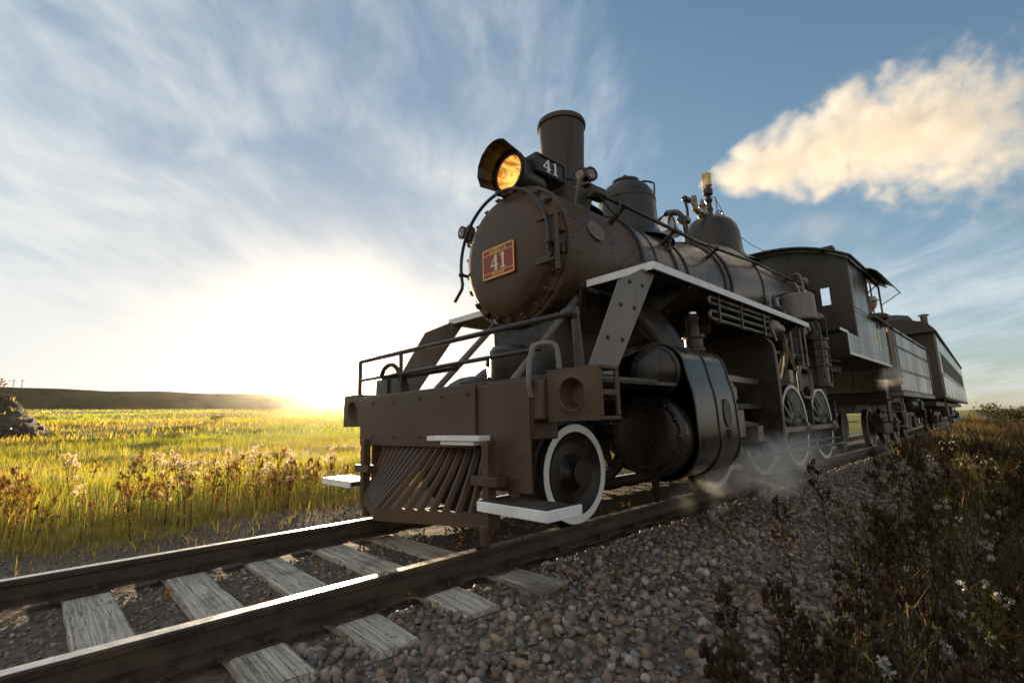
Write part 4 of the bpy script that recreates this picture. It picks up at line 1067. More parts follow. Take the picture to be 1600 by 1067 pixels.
for k in range(n):
    a_ = 2*k; b_ = 2*(n+1)+2*k
    fs += [(a_, a_+2, b_+2, b_), (a_+1, b_+1, b_+3, a_+3), (a_, a_+1, a_+3, a_+2), (b_, b_+2, b_+3, b_+1)]
fs += [(0, 2*(n+1), 2*(n+1)+1, 1), (2*n, 2*n+1, 4*n+3, 4*n+2)]
rf.add(vs, fs); roof = rf.build('cab_roof', M['black'], cabo, smooth=40)
b = MB(); b.box(1.10, 1.30, 6.80, 7.00, roof_z(1.2)+.012, roof_z(1.2)+.075); b.box(-.5, .5, 8.1, 8.9, roof_z(0)+.015, roof_z(0)+.06); b.build('roof_vent', M['black'], roof, bevel=.006)
for s in (1, -1):                            # curved awning over the side window
    aw = MB(); vs = []; fs = []; prof_ = [(1.452, 3.52), (1.52, 3.53), (1.60, 3.50), (1.68, 3.44), (1.75, 3.34), (1.79, 3.26)]
    for yy_ in (8.15, 9.95):
        for x, z in prof_: vs += [(s*x, yy_, z), (s*(x-.01), yy_, z-.014)]
    m_ = len(prof_)
    for k in range(m_-1):
        a_, b_ = 2*k, 2*m_+2*k; fs += [(a_, a_+2, b_+2, b_), (a_+1, b_+1, b_+3, a_+3), (a_, a_+1, a_+3, a_+2), (b_, b_+2, b_+3, b_+1)]
    fs += [(2*m_-2, 2*m_-1, 4*m_-1, 4*m_-2), (0, 2*m_, 2*m_+1, 1)]
    aw.add(vs, fs).build('awning', M['black'], cabo, smooth=40)
    b = MB(); b.tube([(s*1.455, 9.80, 3.05), (s*1.77, 9.9, 3.27)], .010, 6); b.tube([(s*1.455, 8.3, 3.05), (s*1.77, 8.2, 3.27)], .010, 6); b.build('awning_strut', M['black'], cabo)
    b = MB(); xo = sorted((s*CX, s*(CX+.02)))
    for (ya, yb_, za, zb_) in ((8.31, 8.36, 2.55, 3.44), (9.66, 9.71, 2.55, 3.44), (8.36, 9.66, 3.40, 3.44)): b.box(*xo, ya, yb_, za, zb_)
    win = b.build('window_frame', M['black'], cabo, bevel=.004)
    MB().box(*sorted((s*(CX-.03), s*(CX+.09))), 8.30, 9.72, 2.565, 2.605).build('window_sill', M['hull'], win, bevel=.006)
    MB().box(*sorted((s*(CX-.05), s*(CX-.03))), 9.02, 9.08, 2.6, 3.40).build('window_post', M['black'], win)
    xt = sorted((s*(CX+.001), s*(CX+.016)))
    for (ya, yb_, za, zb_) in ((6.155, 9.80, 1.690, 1.735), (6.155, 6.195, 1.736, 2.07)):
        MB().box(*xt, ya, yb_, za, zb_).build('white_edge', M['white'], cabo, bevel=.003)
    MB().box(*sorted((s*1.0, s*CX)), 5.70, 6.15, 2.055, 2.075).build('step_board', M['wood'], cabo)
    MB().box(*sorted((s*(CX+.001), s*(CX+.015))), 5.70, 6.1545, 2.035, 2.08).build('white_edge', M['white'], cabo, bevel=.003)
    digits41(.44, .003, (s*(CX+.0008), 8.32 if s > 0 else 8.9, 1.97), (0, s*1.15, 0), (0, 0, 1), (s*.003, 0, 0)).build('figures', M['cream'], cabo)
    pts = [(s*CX, 7.03+.07*i, 2.60) for i in range(18)] + [(s*CX, 7.03+.07*i, 2.53) for i in range(39)] + [(s*CX, 7.03, 1.8+.09*i) for i in range(19)] + [(s*CX, 7.10+.07*i, 3.44) for i in range(17)] + [(s*CX, 8.2, 2.66+.09*i) for i in range(8)] + [(s*CX, 9.74, 1.8+.09*i) for i in range(9)]
    MB().rivets(pts, [Vector((s, 0, 0))]*len(pts), .012, .008).build('rivets', M['cabpaint'], cabo)
    b = MB(); b.tube([(s*1.47, 9.86, 1.55), (s*1.47, 9.88, 2.55)], .016, 8); b.tube([(s*1.47, 10.08, 1.45), (s*1.47, 10.08, 2.55)], .016, 8); b.build('cab_grab_rail', M['steel'], cabo)
    b = MB(); b.box(*sorted((s*1.30, s*1.34)), 9.45, 9.80, .55, 1.70); b.box(*sorted((s*1.20, s*1.46)), 9.45, 9.80, .55, .58); b.box(*sorted((s*1.20, s*1.46)), 9.45, 9.80, 1.0, 1.03); b.build('cab_step', M['frame'], cabo)
b = MB(); b.lathe((0, 7.05, boiler_c(7)), (0, 1, 0), [(0, .88), (.5, .86), (.55, .80)], 40); b.box(-.25, .25, 7.60, 7.68, 2.0, 2.35); b.tube([(-.5, 7.66, 2.9), (.5, 7.66, 2.9)], .03, 8); b.lathe((.3, 7.60, 3.0), (0, 1, 0), [(0, .12), (.06, .12)], 16); b.build('boiler_backhead', M['frame'], cabo)
b = MB(); b.box(.85, 1.25, 8.6, 9.2, 1.715, 2.15); b.box(.85, 1.25, 9.2, 9.27, 2.1, 2.7); b.build('seat_box', M['hull'], cabo, bevel=.01)

# ================================================================== TENDER
tend = tag(empty('tender', (0, 13, 0)), 'riveted black tender coupled behind the locomotive cab', 'tender')
TY0, TY1, TX = 10.22, 15.66, 1.49
b = MB(); b.box(-TX, TX, TY0, TY1, 1.20, 2.56); tb = b.build('tank', M['tender'], tend, bevel=.03)
for s in (1, -1):
    xo = lambda t: sorted((s*TX, s*(TX+t)))
    # each riveted sheet
    yy_ = [TY0+.03, 11.6, 13.0, 14.35, TY1-.03]; zz = [1.24, 1.68, 2.20, 2.52]
    for i in range(4):
        for j in range(3):
            MB().box(*xo(.006 if (i+j) % 2 else .009), yy_[i]+.006, yy_[i+1]-.006, zz[j]+.005, zz[j+1]-.005).build('sheet', M['tender'], tb)
    pts = [(s*(TX+.009), TY0+.08+.09*i, z) for i in range(59) for z in (1.70, 1.66, 2.18, 2.22)]
    MB().rivets(pts, [Vector((s, 0, 0))]*len(pts), .012, .008).build('rivets', M['tender'], tb)
    MB().box(*sorted((s*(TX-.02), s*(TX+.03))), TY0, TY1, 2.56, 2.60).build('top_beading', M['black'], tb)
    MB().box(*sorted((s*1.30, s*1.53)), TY0-.05, TY1+.05, 1.10, 1.195).build('side_sill', M['greyplate'], tend)
    b = MB(); b.tube([(s*1.53, TY0-.02, 1.35), (s*1.53, TY0-.02, 2.5)], .015, 8); b.tube([(s*1.53, TY1-.1, 1.35), (s*1.53, TY1-.1, 2.4)], .015, 8); b.build('grab_rail', M['steel'], tend)
    b = MB(); b.tube(smooth_path([(s*1.40, 10.35, 1.1), (s*1.44, 10.4, .75), (s*1.42, 10.45, .45)], 4), .016, 8); b.tube(smooth_path([(s*1.40, 10.75, 1.1), (s*1.44, 10.72, .75), (s*1.42, 10.68, .45)], 4), .016, 8); b.box(*sorted((s*1.25, s*1.45)), 10.42, 10.72, .44, .465); b.box(*sorted((s*1.25, s*1.45)), 10.42, 10.72, .76, .78); b.build('step', M['steel'], tend)
    b = MB(); b.lathe((s*1.28, 12.2, .93), (0, 1, 0), [(0, .04), (.02, .14), (.9, .14), (.92, .04)], 20); b.box(*sorted((s*1.2, s*1.45)), 13.35, 13.75, .80, 1.02); b.build('air_reservoir', M['frame'], tend)
    for yc in (11.45, 14.45):
        tr = MB(); tr.box(*sorted((s*.92, s*1.02)), yc-1.05, yc+1.05, .62, .74); tr.prism([(yc-.75, .62), (yc+.75, .62), (yc+.35, .26), (yc-.35, .26)], (s*.94, 0, 0), (0, 1, 0), (0, 0, 1), (s*.06, 0, 0)); tr.box(*sorted((s*.90, s*1.06)), yc-.98, yc-.62, .30, .62); tr.box(*sorted((s*.90, s*1.06)), yc+.62, yc+.98, .30, .62)
        tro = tr.build('truck_frame', M['frame'], tend, bevel=.015)
        for q in (-.80, .80): wheel('wheel', .42, yc+q, s*.79, tend, 0, .022, .1)
b = MB(); b.box(-1.2, 1.2, TY0+.1, TY1-.1, .98, 1.19); b.box(-.3, .3, 9.7, 16.6, .75, .98); b.build('underframe', M['frame'], tend)
b = MB(); b.prism([(11.0, 2.56), (14.0, 2.56), (13.6, 2.80), (11.2, 2.86)], (-.95, 0, 0), (0, 1, 0), (0, 0, 1), (1.9, 0, 0)); b.build('coal_bunker', M['frame'], tend, bevel=.05)

# ================================================================== COACH
CYF, CL = 18.42, 20.4
coach = tag(empty('passenger_coach', (track_x(CYF+CL/2)+.02, CYF+CL/2, 0)), 'old clerestory roofed passenger coach with a row of windows and a stove pipe', 'passenger coach')
coach.rotation_euler.z = R(1.75)
def cpart(mb, name, mat, parent=None, **kw):
    o = mb.build(name, mat, None, **kw); o.parent = parent or coach; return o
HL, HX = CL/2, 1.50
wy = [(-HL+.95+i*1.32, -HL+.95+i*1.32+.92) for i in range(14)]
for s in (1, -1):
    xo = sorted((s*(HX-.06), s*HX)); b = MB(); b.box(*xo, -HL, HL, 1.20, 2.02); b.box(*xo, -HL, HL, 2.80, 3.38)
    prev = -HL
    for a_, b_ in wy + [(HL, HL)]: b.box(*xo, prev, a_, 2.02, 2.80); prev = b_
    side = cpart(b, 'side_wall', M['coach'])
    for a_, b_ in wy:
        f = MB(); xf = sorted((s*(HX-.02), s*(HX+.015)))
        for (ya, yb_, za, zb_) in ((a_, a_+.06, 2.02, 2.80), (b_-.06, b_, 2.02, 2.80), (a_+.06, b_-.06, 2.74, 2.80), (a_+.06, b_-.06, 2.02, 2.07)): f.box(*xf, ya, yb_, za, zb_)
        f.box(*sorted((s*HX, s*(HX+.04))), a_-.03, b_+.03, 1.985, 2.02)
        fo = cpart(f, 'window', M['coach'], side)
        p = MB(); p.box(*sorted((s*(HX-.016), s*(HX-.010))), a_+.06, b_-.06, 2.07, 2.74); cpart(p, 'pane', M['pane'], side)
    # wainscot boards
    yb0 = -HL+.02; k = 0
    while yb0 < HL-.3:
        cpart(MB().box(*sorted((s*HX, s*(HX+.012))), yb0, yb0+.655, 1.26, 1.93), 'wainscot_panel', M['coach'], side, bevel=.006); yb0 += .68; k += 1
    cpart(MB().box(*sorted((s*HX, s*(HX+.03))), -HL, HL, 1.935, 1.975), 'belt_rail', M['coach'], side)
    cpart(MB().box(*sorted((s*(HX-.05), s*(HX+.035))), -HL-.02, HL+.02, 1.10, 1.195), 'side_sill', M['roof'], side)
    cpart(MB().box(*sorted((s*HX, s*(HX+.05))), -HL, HL, 3.33, 3.385), 'eave_moulding', M['roof'], side)
for ya in (-HL+.001, HL-.06): cpart(MB().box(-HX+.065, HX-.065, ya, ya+.058, 1.20, 3.38), 'end_wall', M['roof'])
b = MB(); b.box(-.42, .42, -HL-.02, -HL, 1.22, 3.15); cpart(b, 'end_door', M['coach'], bevel=.01)
b = MB(); b.box(-HX+.07, HX-.07, -HL+.07, HL-.07, 1.15, 1.20); cpart(b, 'floor', M['wood'])
low = [(1.56, 3.39), (1.50, 3.50), (1.38, 3.66), (1.20, 3.78), (.92, 3.86)]
cle = [(.90, 4.06), (.82, 4.16), (.50, 4.24), (0, 4.27)]
prof_ = low + cle + [(-x, z) for x, z in reversed(cle[:-1])] + [(-x, z) for x, z in reversed(low)]
b = MB(); b.prism(low + [(-x, z) for x, z in reversed(low)], (0, -HL-.25, 0), (1, 0, 0), (0, 0, 1), (0, CL+.5, 0)); rfo = cpart(b, 'roof', M['roof'], smooth=30)
vs = []; fs = []; cl2 = [(.90, 3.84)] + cle + [(-x, z) for x, z in reversed(cle[:-1])] + [(-.90, 3.84)]; n = len(cl2)
for yy_, q in ((-HL-.20, 0), (-HL+.55, 1), (HL-.55, 1), (HL+.2, 0)):
    for x, z in cl2: vs.append((x*(.92 if not q else 1), yy_, z if q else 3.84+(z-3.84)*.25))
for i in range(3):
    for k in range(n-1): fs.append((i*n+k, i*n+k+1, (i+1)*n+k+1, (i+1)*n+k))
fs += [tuple(range(n)), tuple(3*n+k for k in range(n))]
b = MB(); b.add(vs, fs); cler = cpart(b, 'clerestory', M['roof'], rfo, smooth=30)
for s in (1, -1):
    for i in range(13):
        cpart(MB().box(*sorted((s*.895, s*.91)), -HL+1.0+i*1.4, -HL+1.9+i*1.4, 3.89, 4.03), 'clerestory_pane', M['pane'], rfo)
b = MB(); b.lathe((1.22, -HL+1.05, 3.72), (0, 0, 1), [(0, .10), (.30, .10), (.31, .105), (.42, .105), (.43, .17), (.46, .15), (.50, .02)], 18); cpart(b, 'stove_pipe', M['steel'])
b = MB(); b.box(-1.2, 1.2, -HL+.2, HL-.2, .92, 1.10); b.box(-1.1, 1.1, -2.6, -1.0, .45, .92); b.box(-1.1, 1.1, 1.0, 2.4, .45, .92); b.tube([(1.1, -4.5, .98), (1.1, -3.2, .5), (1.1, 3.2, .5), (1.1, 4.5, .98)], .03, 6); b.box(-.3, .3, -HL-1.3, -HL+.3, .75, .98); cpart(b, 'underframe', M['frame'])
for s in (1, -1):
    b = MB(); b.box(*sorted((s*1.1, s*1.45)), -HL-.02, -HL+.35, .42, .45); b.box(*sorted((s*1.1, s*1.45)), -HL-.02, -HL+.35, .78, .81); b.box(*sorted((s*1.43, s*1.46)), -HL-.02, -HL+.02, .42, 1.12); b.box(*sorted((s*1.43, s*1.46)), -HL+.32, -HL+.35, .42, 1.12); cpart(b, 'step', M['frame'])
    for yc in (-7.4, 7.4):
        b = MB(); b.box(*sorted((s*.92, s*1.04)), yc-1.5, yc+1.5, .55, .72); b.prism([(yc-.9, .55), (yc+.9, .55), (yc+.4, .25), (yc-.4, .25)], (s*.94, 0, 0), (0, 1, 0), (0, 0, 1), (s*.06, 0, 0))
        for q in (-1.1, 1.1): b.box(*sorted((s*.9, s*1.08)), yc+q-.16, yc+q+.16, .30, .60)
        cpart(b, 'truck_frame', M['frame'])
        for q in (-1.1, 1.1):
            o = wheel('wheel', .42, yc+q, s*.79, None, 0, .03, .1); o.parent = coach
            # tyre child was adopted with the wheel at world origin, so the local frame carries over

# ================================================================== DRIVER AT THE CAB WINDOW
def skin_body(name, verts, edges, radii, mats, matfn, root=0):
    me = bpy.data.meshes.new(name); me.from_pydata(verts, edges, [])
    o = bpy.data.objects.new(name, me); COL.objects.link(o)
    o.modifiers.new('skin', 'SKIN'); sub = o.modifiers.new('sub', 'SUBSURF'); sub.levels = 2
    if not me.skin_vertices: me.attributes  # layer is made by the modifier below
    return o
class Body(MB): pass
per = tag(empty('person', (1.02, 8.95, 1.715)), 'person in dark jacket and pale cap leaning an arm on the cab window sill', 'person')
bd = MB()
def limb(pts, rad, seg=12): bd.tube(smooth_path(pts, 4), [rad[0]+(rad[-1]-rad[0])*i/(4*(len(pts)-1)) for i in range(4*(len(pts)-1)+1)], seg)
# torso, seated on the seat box; the two arms and the neck run into it
bd.lathe((1.05, 8.92, 2.12), (.28, -.06, 1), [(0, .14), (.05, .18), (.2, .17), (.38, .20), (.50, .19), (.56, .12), (.60, .07), (.66, .058)], 20)
limb([(1.14, 8.72, 2.64), (1.26, 8.60, 2.62), (1.42, 8.66, 2.645), (1.50, 8.86, 2.655)], [.075, .045])
limb([(1.22, 9.10, 2.62), (1.30, 9.24, 2.50), (1.40, 9.22, 2.645), (1.49, 9.06, 2.66)], [.075, .042])
limb([(1.05, 8.84, 2.18), (1.12, 8.50, 2.20), (1.12, 8.42, 1.80), (1.14, 8.34, 1.74)], [.095, .06]); limb([(1.05, 9.02, 2.18), (1.20, 8.66, 2.20), (1.22, 8.58, 1.80), (1.24, 8.48, 1.74)], [.095, .06])
bd.cur = 1
limb([(1.235, 8.87, 2.74), (1.27, 8.855, 2.84)], [.058, .056])
hc = Vector((1.30, 8.84, 2.93)); hv, hf = ico(2); face = Vector((.85, -.52, 0)).normalized(); lat = Vector((-face.y, face.x, 0))
hvv = []
for v in hv:
    p = Vector((v[0]*.078, v[1]*.098, v[2]*.122))     # x lateral, y front-back, z up
    if v[1] > .80 and -.35 < v[2] < .12 and abs(v[0]) < .25: p.y += .024
    if v[2] < -.6: p.y += .018
    hvv.append(hc + lat*p.x + face*p.y + Vector((0, 0, p.z)))
bd.add(hvv, [tuple(f) for f in hf])
for sx in (-1, 1): bd.lathe(hc + lat*sx*.074, lat*sx, [(0, .028), (.012, .024), (.016, .008)], 8)
bd.lathe(hc + face*.098 + Vector((0, 0, -.025)), face, [(0, .016), (.02, .013), (.028, .006)], 8)
for base, dirn, sgn in ((Vector((1.50, 8.86, 2.655)), Vector((.2, 1, .0)), 1), (Vector((1.49, 9.06, 2.66)), Vector((.25, -1, .0)), -1)):   # hands with fingers resting on the sill
    dirn = dirn.normalized(); acr = Vector((dirn.y, -dirn.x, 0)); pm2 = base+dirn*.05
    bd.tube([base-dirn*.02, base+dirn*.03, base+dirn*.09], [.034, .042, .038], 10)
    for q, ln in zip((-.03, -.01, .01, .03), (.06, .075, .07, .055)):
        st0 = base+dirn*.085+acr*q; bd.tube([st0, st0+dirn*ln*.5+Vector((0, 0, .006)), st0+dirn*ln+Vector((.004, 0, -.018))], [.010, .0095, .008], 6)
    th = base+dirn*.03-acr*.03*sgn; bd.tube([th, th-acr*.03*sgn+dirn*.02, th-acr*.035*sgn+dirn*.05], [.012, .011, .009], 6)
bod = bd.build('body', [M['cloth'], M['skin']], per, smooth=60)
b = MB(); b.lathe(hc + Vector((0, 0, .045))-face*.006, (0, 0, 1), [(-.01, .098), (.03, .108), (.075, .104), (.10, .07), (.11, .02)], 18)
b.prism([(-.075, 0), (-.06, .06), (0, .085), (.06, .06), (.075, 0)], hc+face*.075+Vector((0, 0, .038)), lat, face, (0, 0, .010)); b.build('cap', M['cap'], per)
for sx in (-1, 1): MB().lathe(hc + lat*sx*.030 + face*.086 + Vector((0, 0, .012)), face, [(0, .012), (.008, .010), (.011, .003)], 8).build('eye', M['rubber'], per)

# ================================================================== VEGETATION
def blades(X, Y, H, W, cols, seed, lean=.35, z0=None, segs=2):
    """bent grass blades, each a tapering ribbon"""
    r = np.random.default_rng(seed); n = len(X)
    Z = gz(X, Y)-.02 if z0 is None else z0
    a = r.uniform(0, 2*np.pi, n); ld = r.uniform(0, 2*np.pi, n); lm = H*lean*r.uniform(.2, 1.2, n)
    side = np.stack([np.cos(a), np.sin(a), 0*a], 1); le = np.stack([np.cos(ld), np.sin(ld), 0*ld], 1)
    base = np.stack([X, Y, Z], 1); rows = []
    for i in range(segs+1):
        t_ = i/segs; c = base + le*(lm*t_**2)[:, None] + np.array([0, 0, 1.])*(H*t_*(1-.15*t_))[:, None]
        wv = W*(1-t_*.55)
        if i < segs: rows += [c-side*wv[:, None]/2, c+side*wv[:, None]/2]
        else: rows += [c]
    V = np.stack(rows, 1); k = V.shape[1]; F = []
    for i in range(segs-1):
        b_ = 2*i; F += [(b_, b_+1, b_+3), (b_, b_+3, b_+2)]
    F += [(2*segs-2, 2*segs-1, 2*segs)]
    F = (np.array(F)[None] + (np.arange(n)*k)[:, None, None]).reshape(-1, 3)
    return V.reshape(-1, 3), F, np.repeat(cols, k, 0)
def join(name, plist, mat, smooth=False):
    off = 0; V, F, T = [], [], []
    for v, f, t_ in plist: V.append(v); F.append(f+off); T.append(t_); off += len(v)
    o = bpy.data.objects.new(name, fast_mesh(name, np.concatenate(V), np.concatenate(F), np.concatenate(T), mat, smooth)); COL.objects.link(o); return o
def pick(pal, n, r, lo=.65, hi=1.25): return np.array(pal)[r.integers(0, len(pal), n)]*r.uniform(lo, hi, (n, 1))
def clump(n, x0, x1, y0, y1, r, k=260, sp=.35):
    """uneven density: blades gather round random tussocks"""
    cx, cy2 = r.uniform(x0, x1, k), r.uniform(y0, y1, k); i = r.integers(0, k, n)
    f = r.random(n) < .55
    X = np.where(f, cx[i]+r.normal(0, sp, n), r.uniform(x0, x1, n)); Y = np.where(f, cy2[i]+r.normal(0, sp, n), r.uniform(y0, y1, n))
    m_ = (X > x0) & (X < x1); return X[m_], Y[m_]

GOLD = [(.58, .42, .06), (.48, .34, .05), (.46, .38, .06), (.62, .50, .10), (.30, .20, .05)]
GREEN = [(.34, .40, .025), (.42, .45, .030), (.24, .31, .022), (.50, .48, .040)]
BROWN = [(.12, .08, .042), (.17, .11, .058), (.09, .06, .034), (.20, .14, .075)]
r = np.random.default_rng(5)
pl_ = []
X, Y = clump(52000, -10.5, -4.6, -11, 16, r); n = len(X); ed = np.clip((-X-4.6)/1.2, .25, 1)
pl_.append(blades(X, Y, r.uniform(.18, .62, n)*ed, r.uniform(.003, .008, n), np.where((r.random(n) < np.clip((X+6.6)/1.5, 0, .85))[:, None], pick([(.20, .13, .05), (.28, .19, .07), (.13, .085, .035), (.36, .26, .09)], n, r), np.where((r.random(n) < .52)[:, None], pick(GOLD, n, r), pick(GREEN, n, r))), 51))  # browner towards the track: brown weeds, with their shaded bases put into the colour
X, Y = clump(7000, -5.6, -3.6, -9, 14, r, 120, .25); n = len(X)
pl_.append(blades(X, Y, r.uniform(.05, .24, n), r.uniform(.005, .012, n), pick(BROWN+GOLD, n, r), 52, .6))
o = join('verge_grass', pl_, M['leaf']); tag(o, 'mixed gold and green grass along the far side of the track', 'grass', kind='stuff')
pl_ = []
for (n0, xa, xb, ya, yb_, hh, ww, sd_) in ((64000, -26, -9.5, -18, 30, .42, .014, 61), (42000, -60, -25, -34, 60, .46, .06, 62), (30000, -130, -58, -70, 130, .5, .15, 63), (24000, -325, -125, -170, 330, .5, .40, 64)):
    X, Y = clump(n0, xa, xb, ya, yb_, r, 420, (xb-xa)*.035); n = len(X)
    big = np.sin(X*.21+np.sin(Y*.13)*1.5)+np.sin(Y*.17+X*.05)
    c = np.where((big+r.normal(0, .6, n) > 0)[:, None], pick(GREEN, n, r), pick(GOLD, n, r, .7, 1.1))
    pl_.append(blades(X, Y, r.uniform(.35, 1., n)*hh, r.uniform(.5, 1.1, n)*ww, c, sd_, .45))
o = join('meadow_grass', pl_, M['leaf']); tag(o, 'sunlit green and yellow meadow grass reaching to the hill', 'grass', kind='stuff')
pl_ = []
X, Y = clump(26000, 1.9, 7.5, -3.6, 9, r, 260, .28); n = len(X)
d_ = np.hypot(X-CAM.x, Y-CAM.y); kp = (d_ > .75) & (X > 2.42-.16*np.clip(Y, -1.9, 2.5)+.15*np.sin(Y*2.1)+.10*np.sin(Y*5.3)+.02*np.clip(Y, 0, 9)); X, Y = X[kp], Y[kp]; n = len(X)
pl_.append(blades(X, Y, r.uniform(.15, .62, n)*np.clip((X-1.75)/.9, .25, 1), r.uniform(.004, .010, n), np.where((r.random(n) < .62)[:, None], pick(BROWN, n, r), pick([(.06, .08, .018), (.09, .10, .025)], n, r)), 71, .5, segs=3))
X, Y = clump(20000, 2.1, 12, 8, 42, r, 300, .5); n = len(X)
pl_.append(blades(X, Y, r.uniform(.2, .62, n), r.uniform(.010, .026, n), np.where((r.random(n) < .6)[:, None], pick(BROWN, n, r), pick([(.06, .08, .018), (.10, .10, .03)], n, r)), 72, .5))
X, Y = clump(15000, 1.2, 4.6, 9, 60, r, 300, .4); X = X+np.array([track_x(v) for v in Y])*.8; n = len(X)
pl_.append(blades(X, Y, r.uniform(.2, .7, n), r.uniform(.012, .03, n), pick(BROWN+[(.07, .09, .02)], n, r, .5, 1.0), 74, .5))
X, Y = clump(14000, 3, 60, 40, 160, r, 300, 2); n = len(X)
pl_.append(blades(X, Y, r.uniform(.2, .6, n), r.uniform(.04, .10, n), pick([(.24, .18, .06), (.30, .23, .08), (.16, .14, .05)], n, r), 73, .5))
o = join('trackside_grass', pl_, M['leaf']); tag(o, 'dark brown and green weedy grass beside the gravel shoulder', 'grass', kind='stuff')

# ---- single weeds: stem, leaves and seed heads, a few sorts copied out
def weed_meshes(seed, h, stemc, leafc, headc, nb, nl, head_r, fluffy=False, wide=1.0):
    r = np.random.default_rng(seed); S, L, Hd = MB(), [], []
    def ribbon(pts, r0, r1): S.tube(pts, [r0+(r1-r0)*i/(len(pts)-1) for i in range(len(pts))], 4)
    bend = r.normal(0, .10*h, 2)
    def at(t_): return Vector((bend[0]*t_**2, bend[1]*t_**2, h*t_))
    ribbon([at(i/6) for i in range(7)], .0045*wide, .0018*wide)
    tips = [at(1)]; mids = [at(q) for q in r.uniform(.1, .9, nl)]
    for k in range(nb):
        t_ = r.uniform(.35, .95); p = at(t_); a = r.uniform(0, 6.28); ln = h*(1-t_*.75)*r.uniform(.25, .5)
        d = Vector((math.cos(a)*.62, math.sin(a)*.62, .8)); q1 = p+d*ln*.5; q2 = q1+Vector((d.x*.5, d.y*.5, 1)).normalized()*ln*.5
        ribbon([p, q1, q2], .0024*wide, .0012*wide); tips.append(q2); mids += [p.lerp(q1, .6), q1.lerp(q2, .5)]
        for _ in range(2):
            a2 = r.uniform(0, 6.28); q3 = q2+Vector((math.cos(a2)*.5, math.sin(a2)*.5, .6))*ln*.22; ribbon([q1.lerp(q2, r.uniform(.3, .9)), q3], .0014*wide, .001*wide); tips.append(q3)
    LV, LF, LT = [], [], []
    for p in mids:
        for _ in range(2):
            a = r.uniform(0, 6.28); ln = h*r.uniform(.05, .11); wd = ln*r.uniform(.10, .22); d = Vector((math.cos(a), math.sin(a), r.uniform(-.5, .6))).normalized(); sd_ = d.cross(Vector((0, 0, 1))).normalized()
            m1 = p+d*ln*.5+Vector((0, 0, ln*.08)); e = p+d*ln+Vector((0, 0, -ln*r.uniform(.0, .4))); b0 = len(LV)
            LV += [p, m1+sd_*wd, m1-sd_*wd, e]; LF += [(b0, b0+1, b0+2), (b0+1, b0+3, b0+2)]; LT += [np.array(leafc)*r.uniform(.6, 1.35)]*4
    HV, HF, HT = [], [], []; iv, if_ = ico(0)
    for p in tips:
        nn = r.integers(2, 5) if not fluffy else 1
        for _ in range(nn):
            c = np.array(p)+r.normal(0, head_r*1.1, 3)*(0 if nn == 1 else 1); rr = head_r*r.uniform(.6, 1.25); b0 = len(HV)
            if fluffy:      # ball of radiating bristles
                for _k in range(26):
                    dv = r.normal(size=3); dv /= np.linalg.norm(dv); s2 = np.cross(dv, r.normal(size=3)); s2 /= np.linalg.norm(s2); b1 = len(HV)
                    HV += [tuple(c), tuple(c+dv*rr+s2*rr*.16), tuple(c+dv*rr-s2*rr*.16)]; HF.append((b1, b1+1, b1+2)); HT += [np.array(headc)*r.uniform(.7, 1.2)]*3
            else:
                HV += [tuple(c+v*rr*np.array([.75, .75, 1.25])*r.uniform(.8, 1.2)) for v in iv]; HF += [tuple(q+b0 for q in f) for f in if_]; HT += [np.array(headc)*r.uniform(.6, 1.3)]*len(iv)
    out = []
    SF = []
    for f in S.f:
        for q in range(1, len(f)-1): SF.append((f[0], f[q], f[q+1]))
    out.append(('stem', fast_mesh('stem', np.array([tuple(v) for v in S.v]), np.array(SF), np.tile(np.array(stemc), (len(S.v), 1)), M['leaf'], True)))
    out.append(('leaves', fast_mesh('leaves', np.array([tuple(v) for v in LV]), np.array(LF), np.array(LT), M['leaf'], False)))
    out.append(('seed_heads', fast_mesh('seed_heads', np.array(HV), np.array(HF), np.array(HT), M['leaf'], False)))
    return out
def plant(name, parts, x, y, sc, rz, label, group, cat='weed', z=None):
    e = empty(name, (x, y, (ground_z(x, y) if z is None else z)-.02)); e.rotation_euler = (random.uniform(-.12, .12), random.uniform(-.12, .12), rz); e.scale = (sc, sc, sc*random.uniform(.9, 1.15))
    for nm, me in parts:
        o = bpy.data.objects.new(nm, me); COL.objects.link(o); o.parent = e
        if nm != 'stem': o['kind'] = 'stuff'
    return tag(e, label, cat, group)
thistle = [weed_meshes(200+k, .72, (.20, .12, .05), (.50, .36, .07), (.62, .42, .20), 8, 14, .014, False, 1.4) for k in range(4)]
thistle += [weed_meshes(210+k, .85, (.14, .10, .05), (.46, .34, .08), (.78, .62, .42), 7, 12, .026, True, 1.4) for k in range(2)]
rr_ = random.Random(9)
cnt = 0
while cnt < 290:
    x, y = -4.8-abs(rr_.gauss(0, 1.3)), rr_.uniform(-7.5, 8)
    if x < -9.5: continue
    plant('thistle', thistle[cnt % 6], x, y, rr_.uniform(.6, 1.15), rr_.uniform(0, 6.28), 'dry golden thistle with small seed heads in the sunlit strip across the track', 'thistles across the track'); cnt += 1
dock = [weed_meshes(300+k, .62, (.085, .058, .034), (.125, .088, .048), (.115, .078, .048), 9, 18, .009) for k in range(4)]
aster = [weed_meshes(320+k, .58, (.11, .11, .03), (.11, .11, .032), (.55, .52, .46), 5, 12, .010, True) for k in range(3)]
cnt = 0
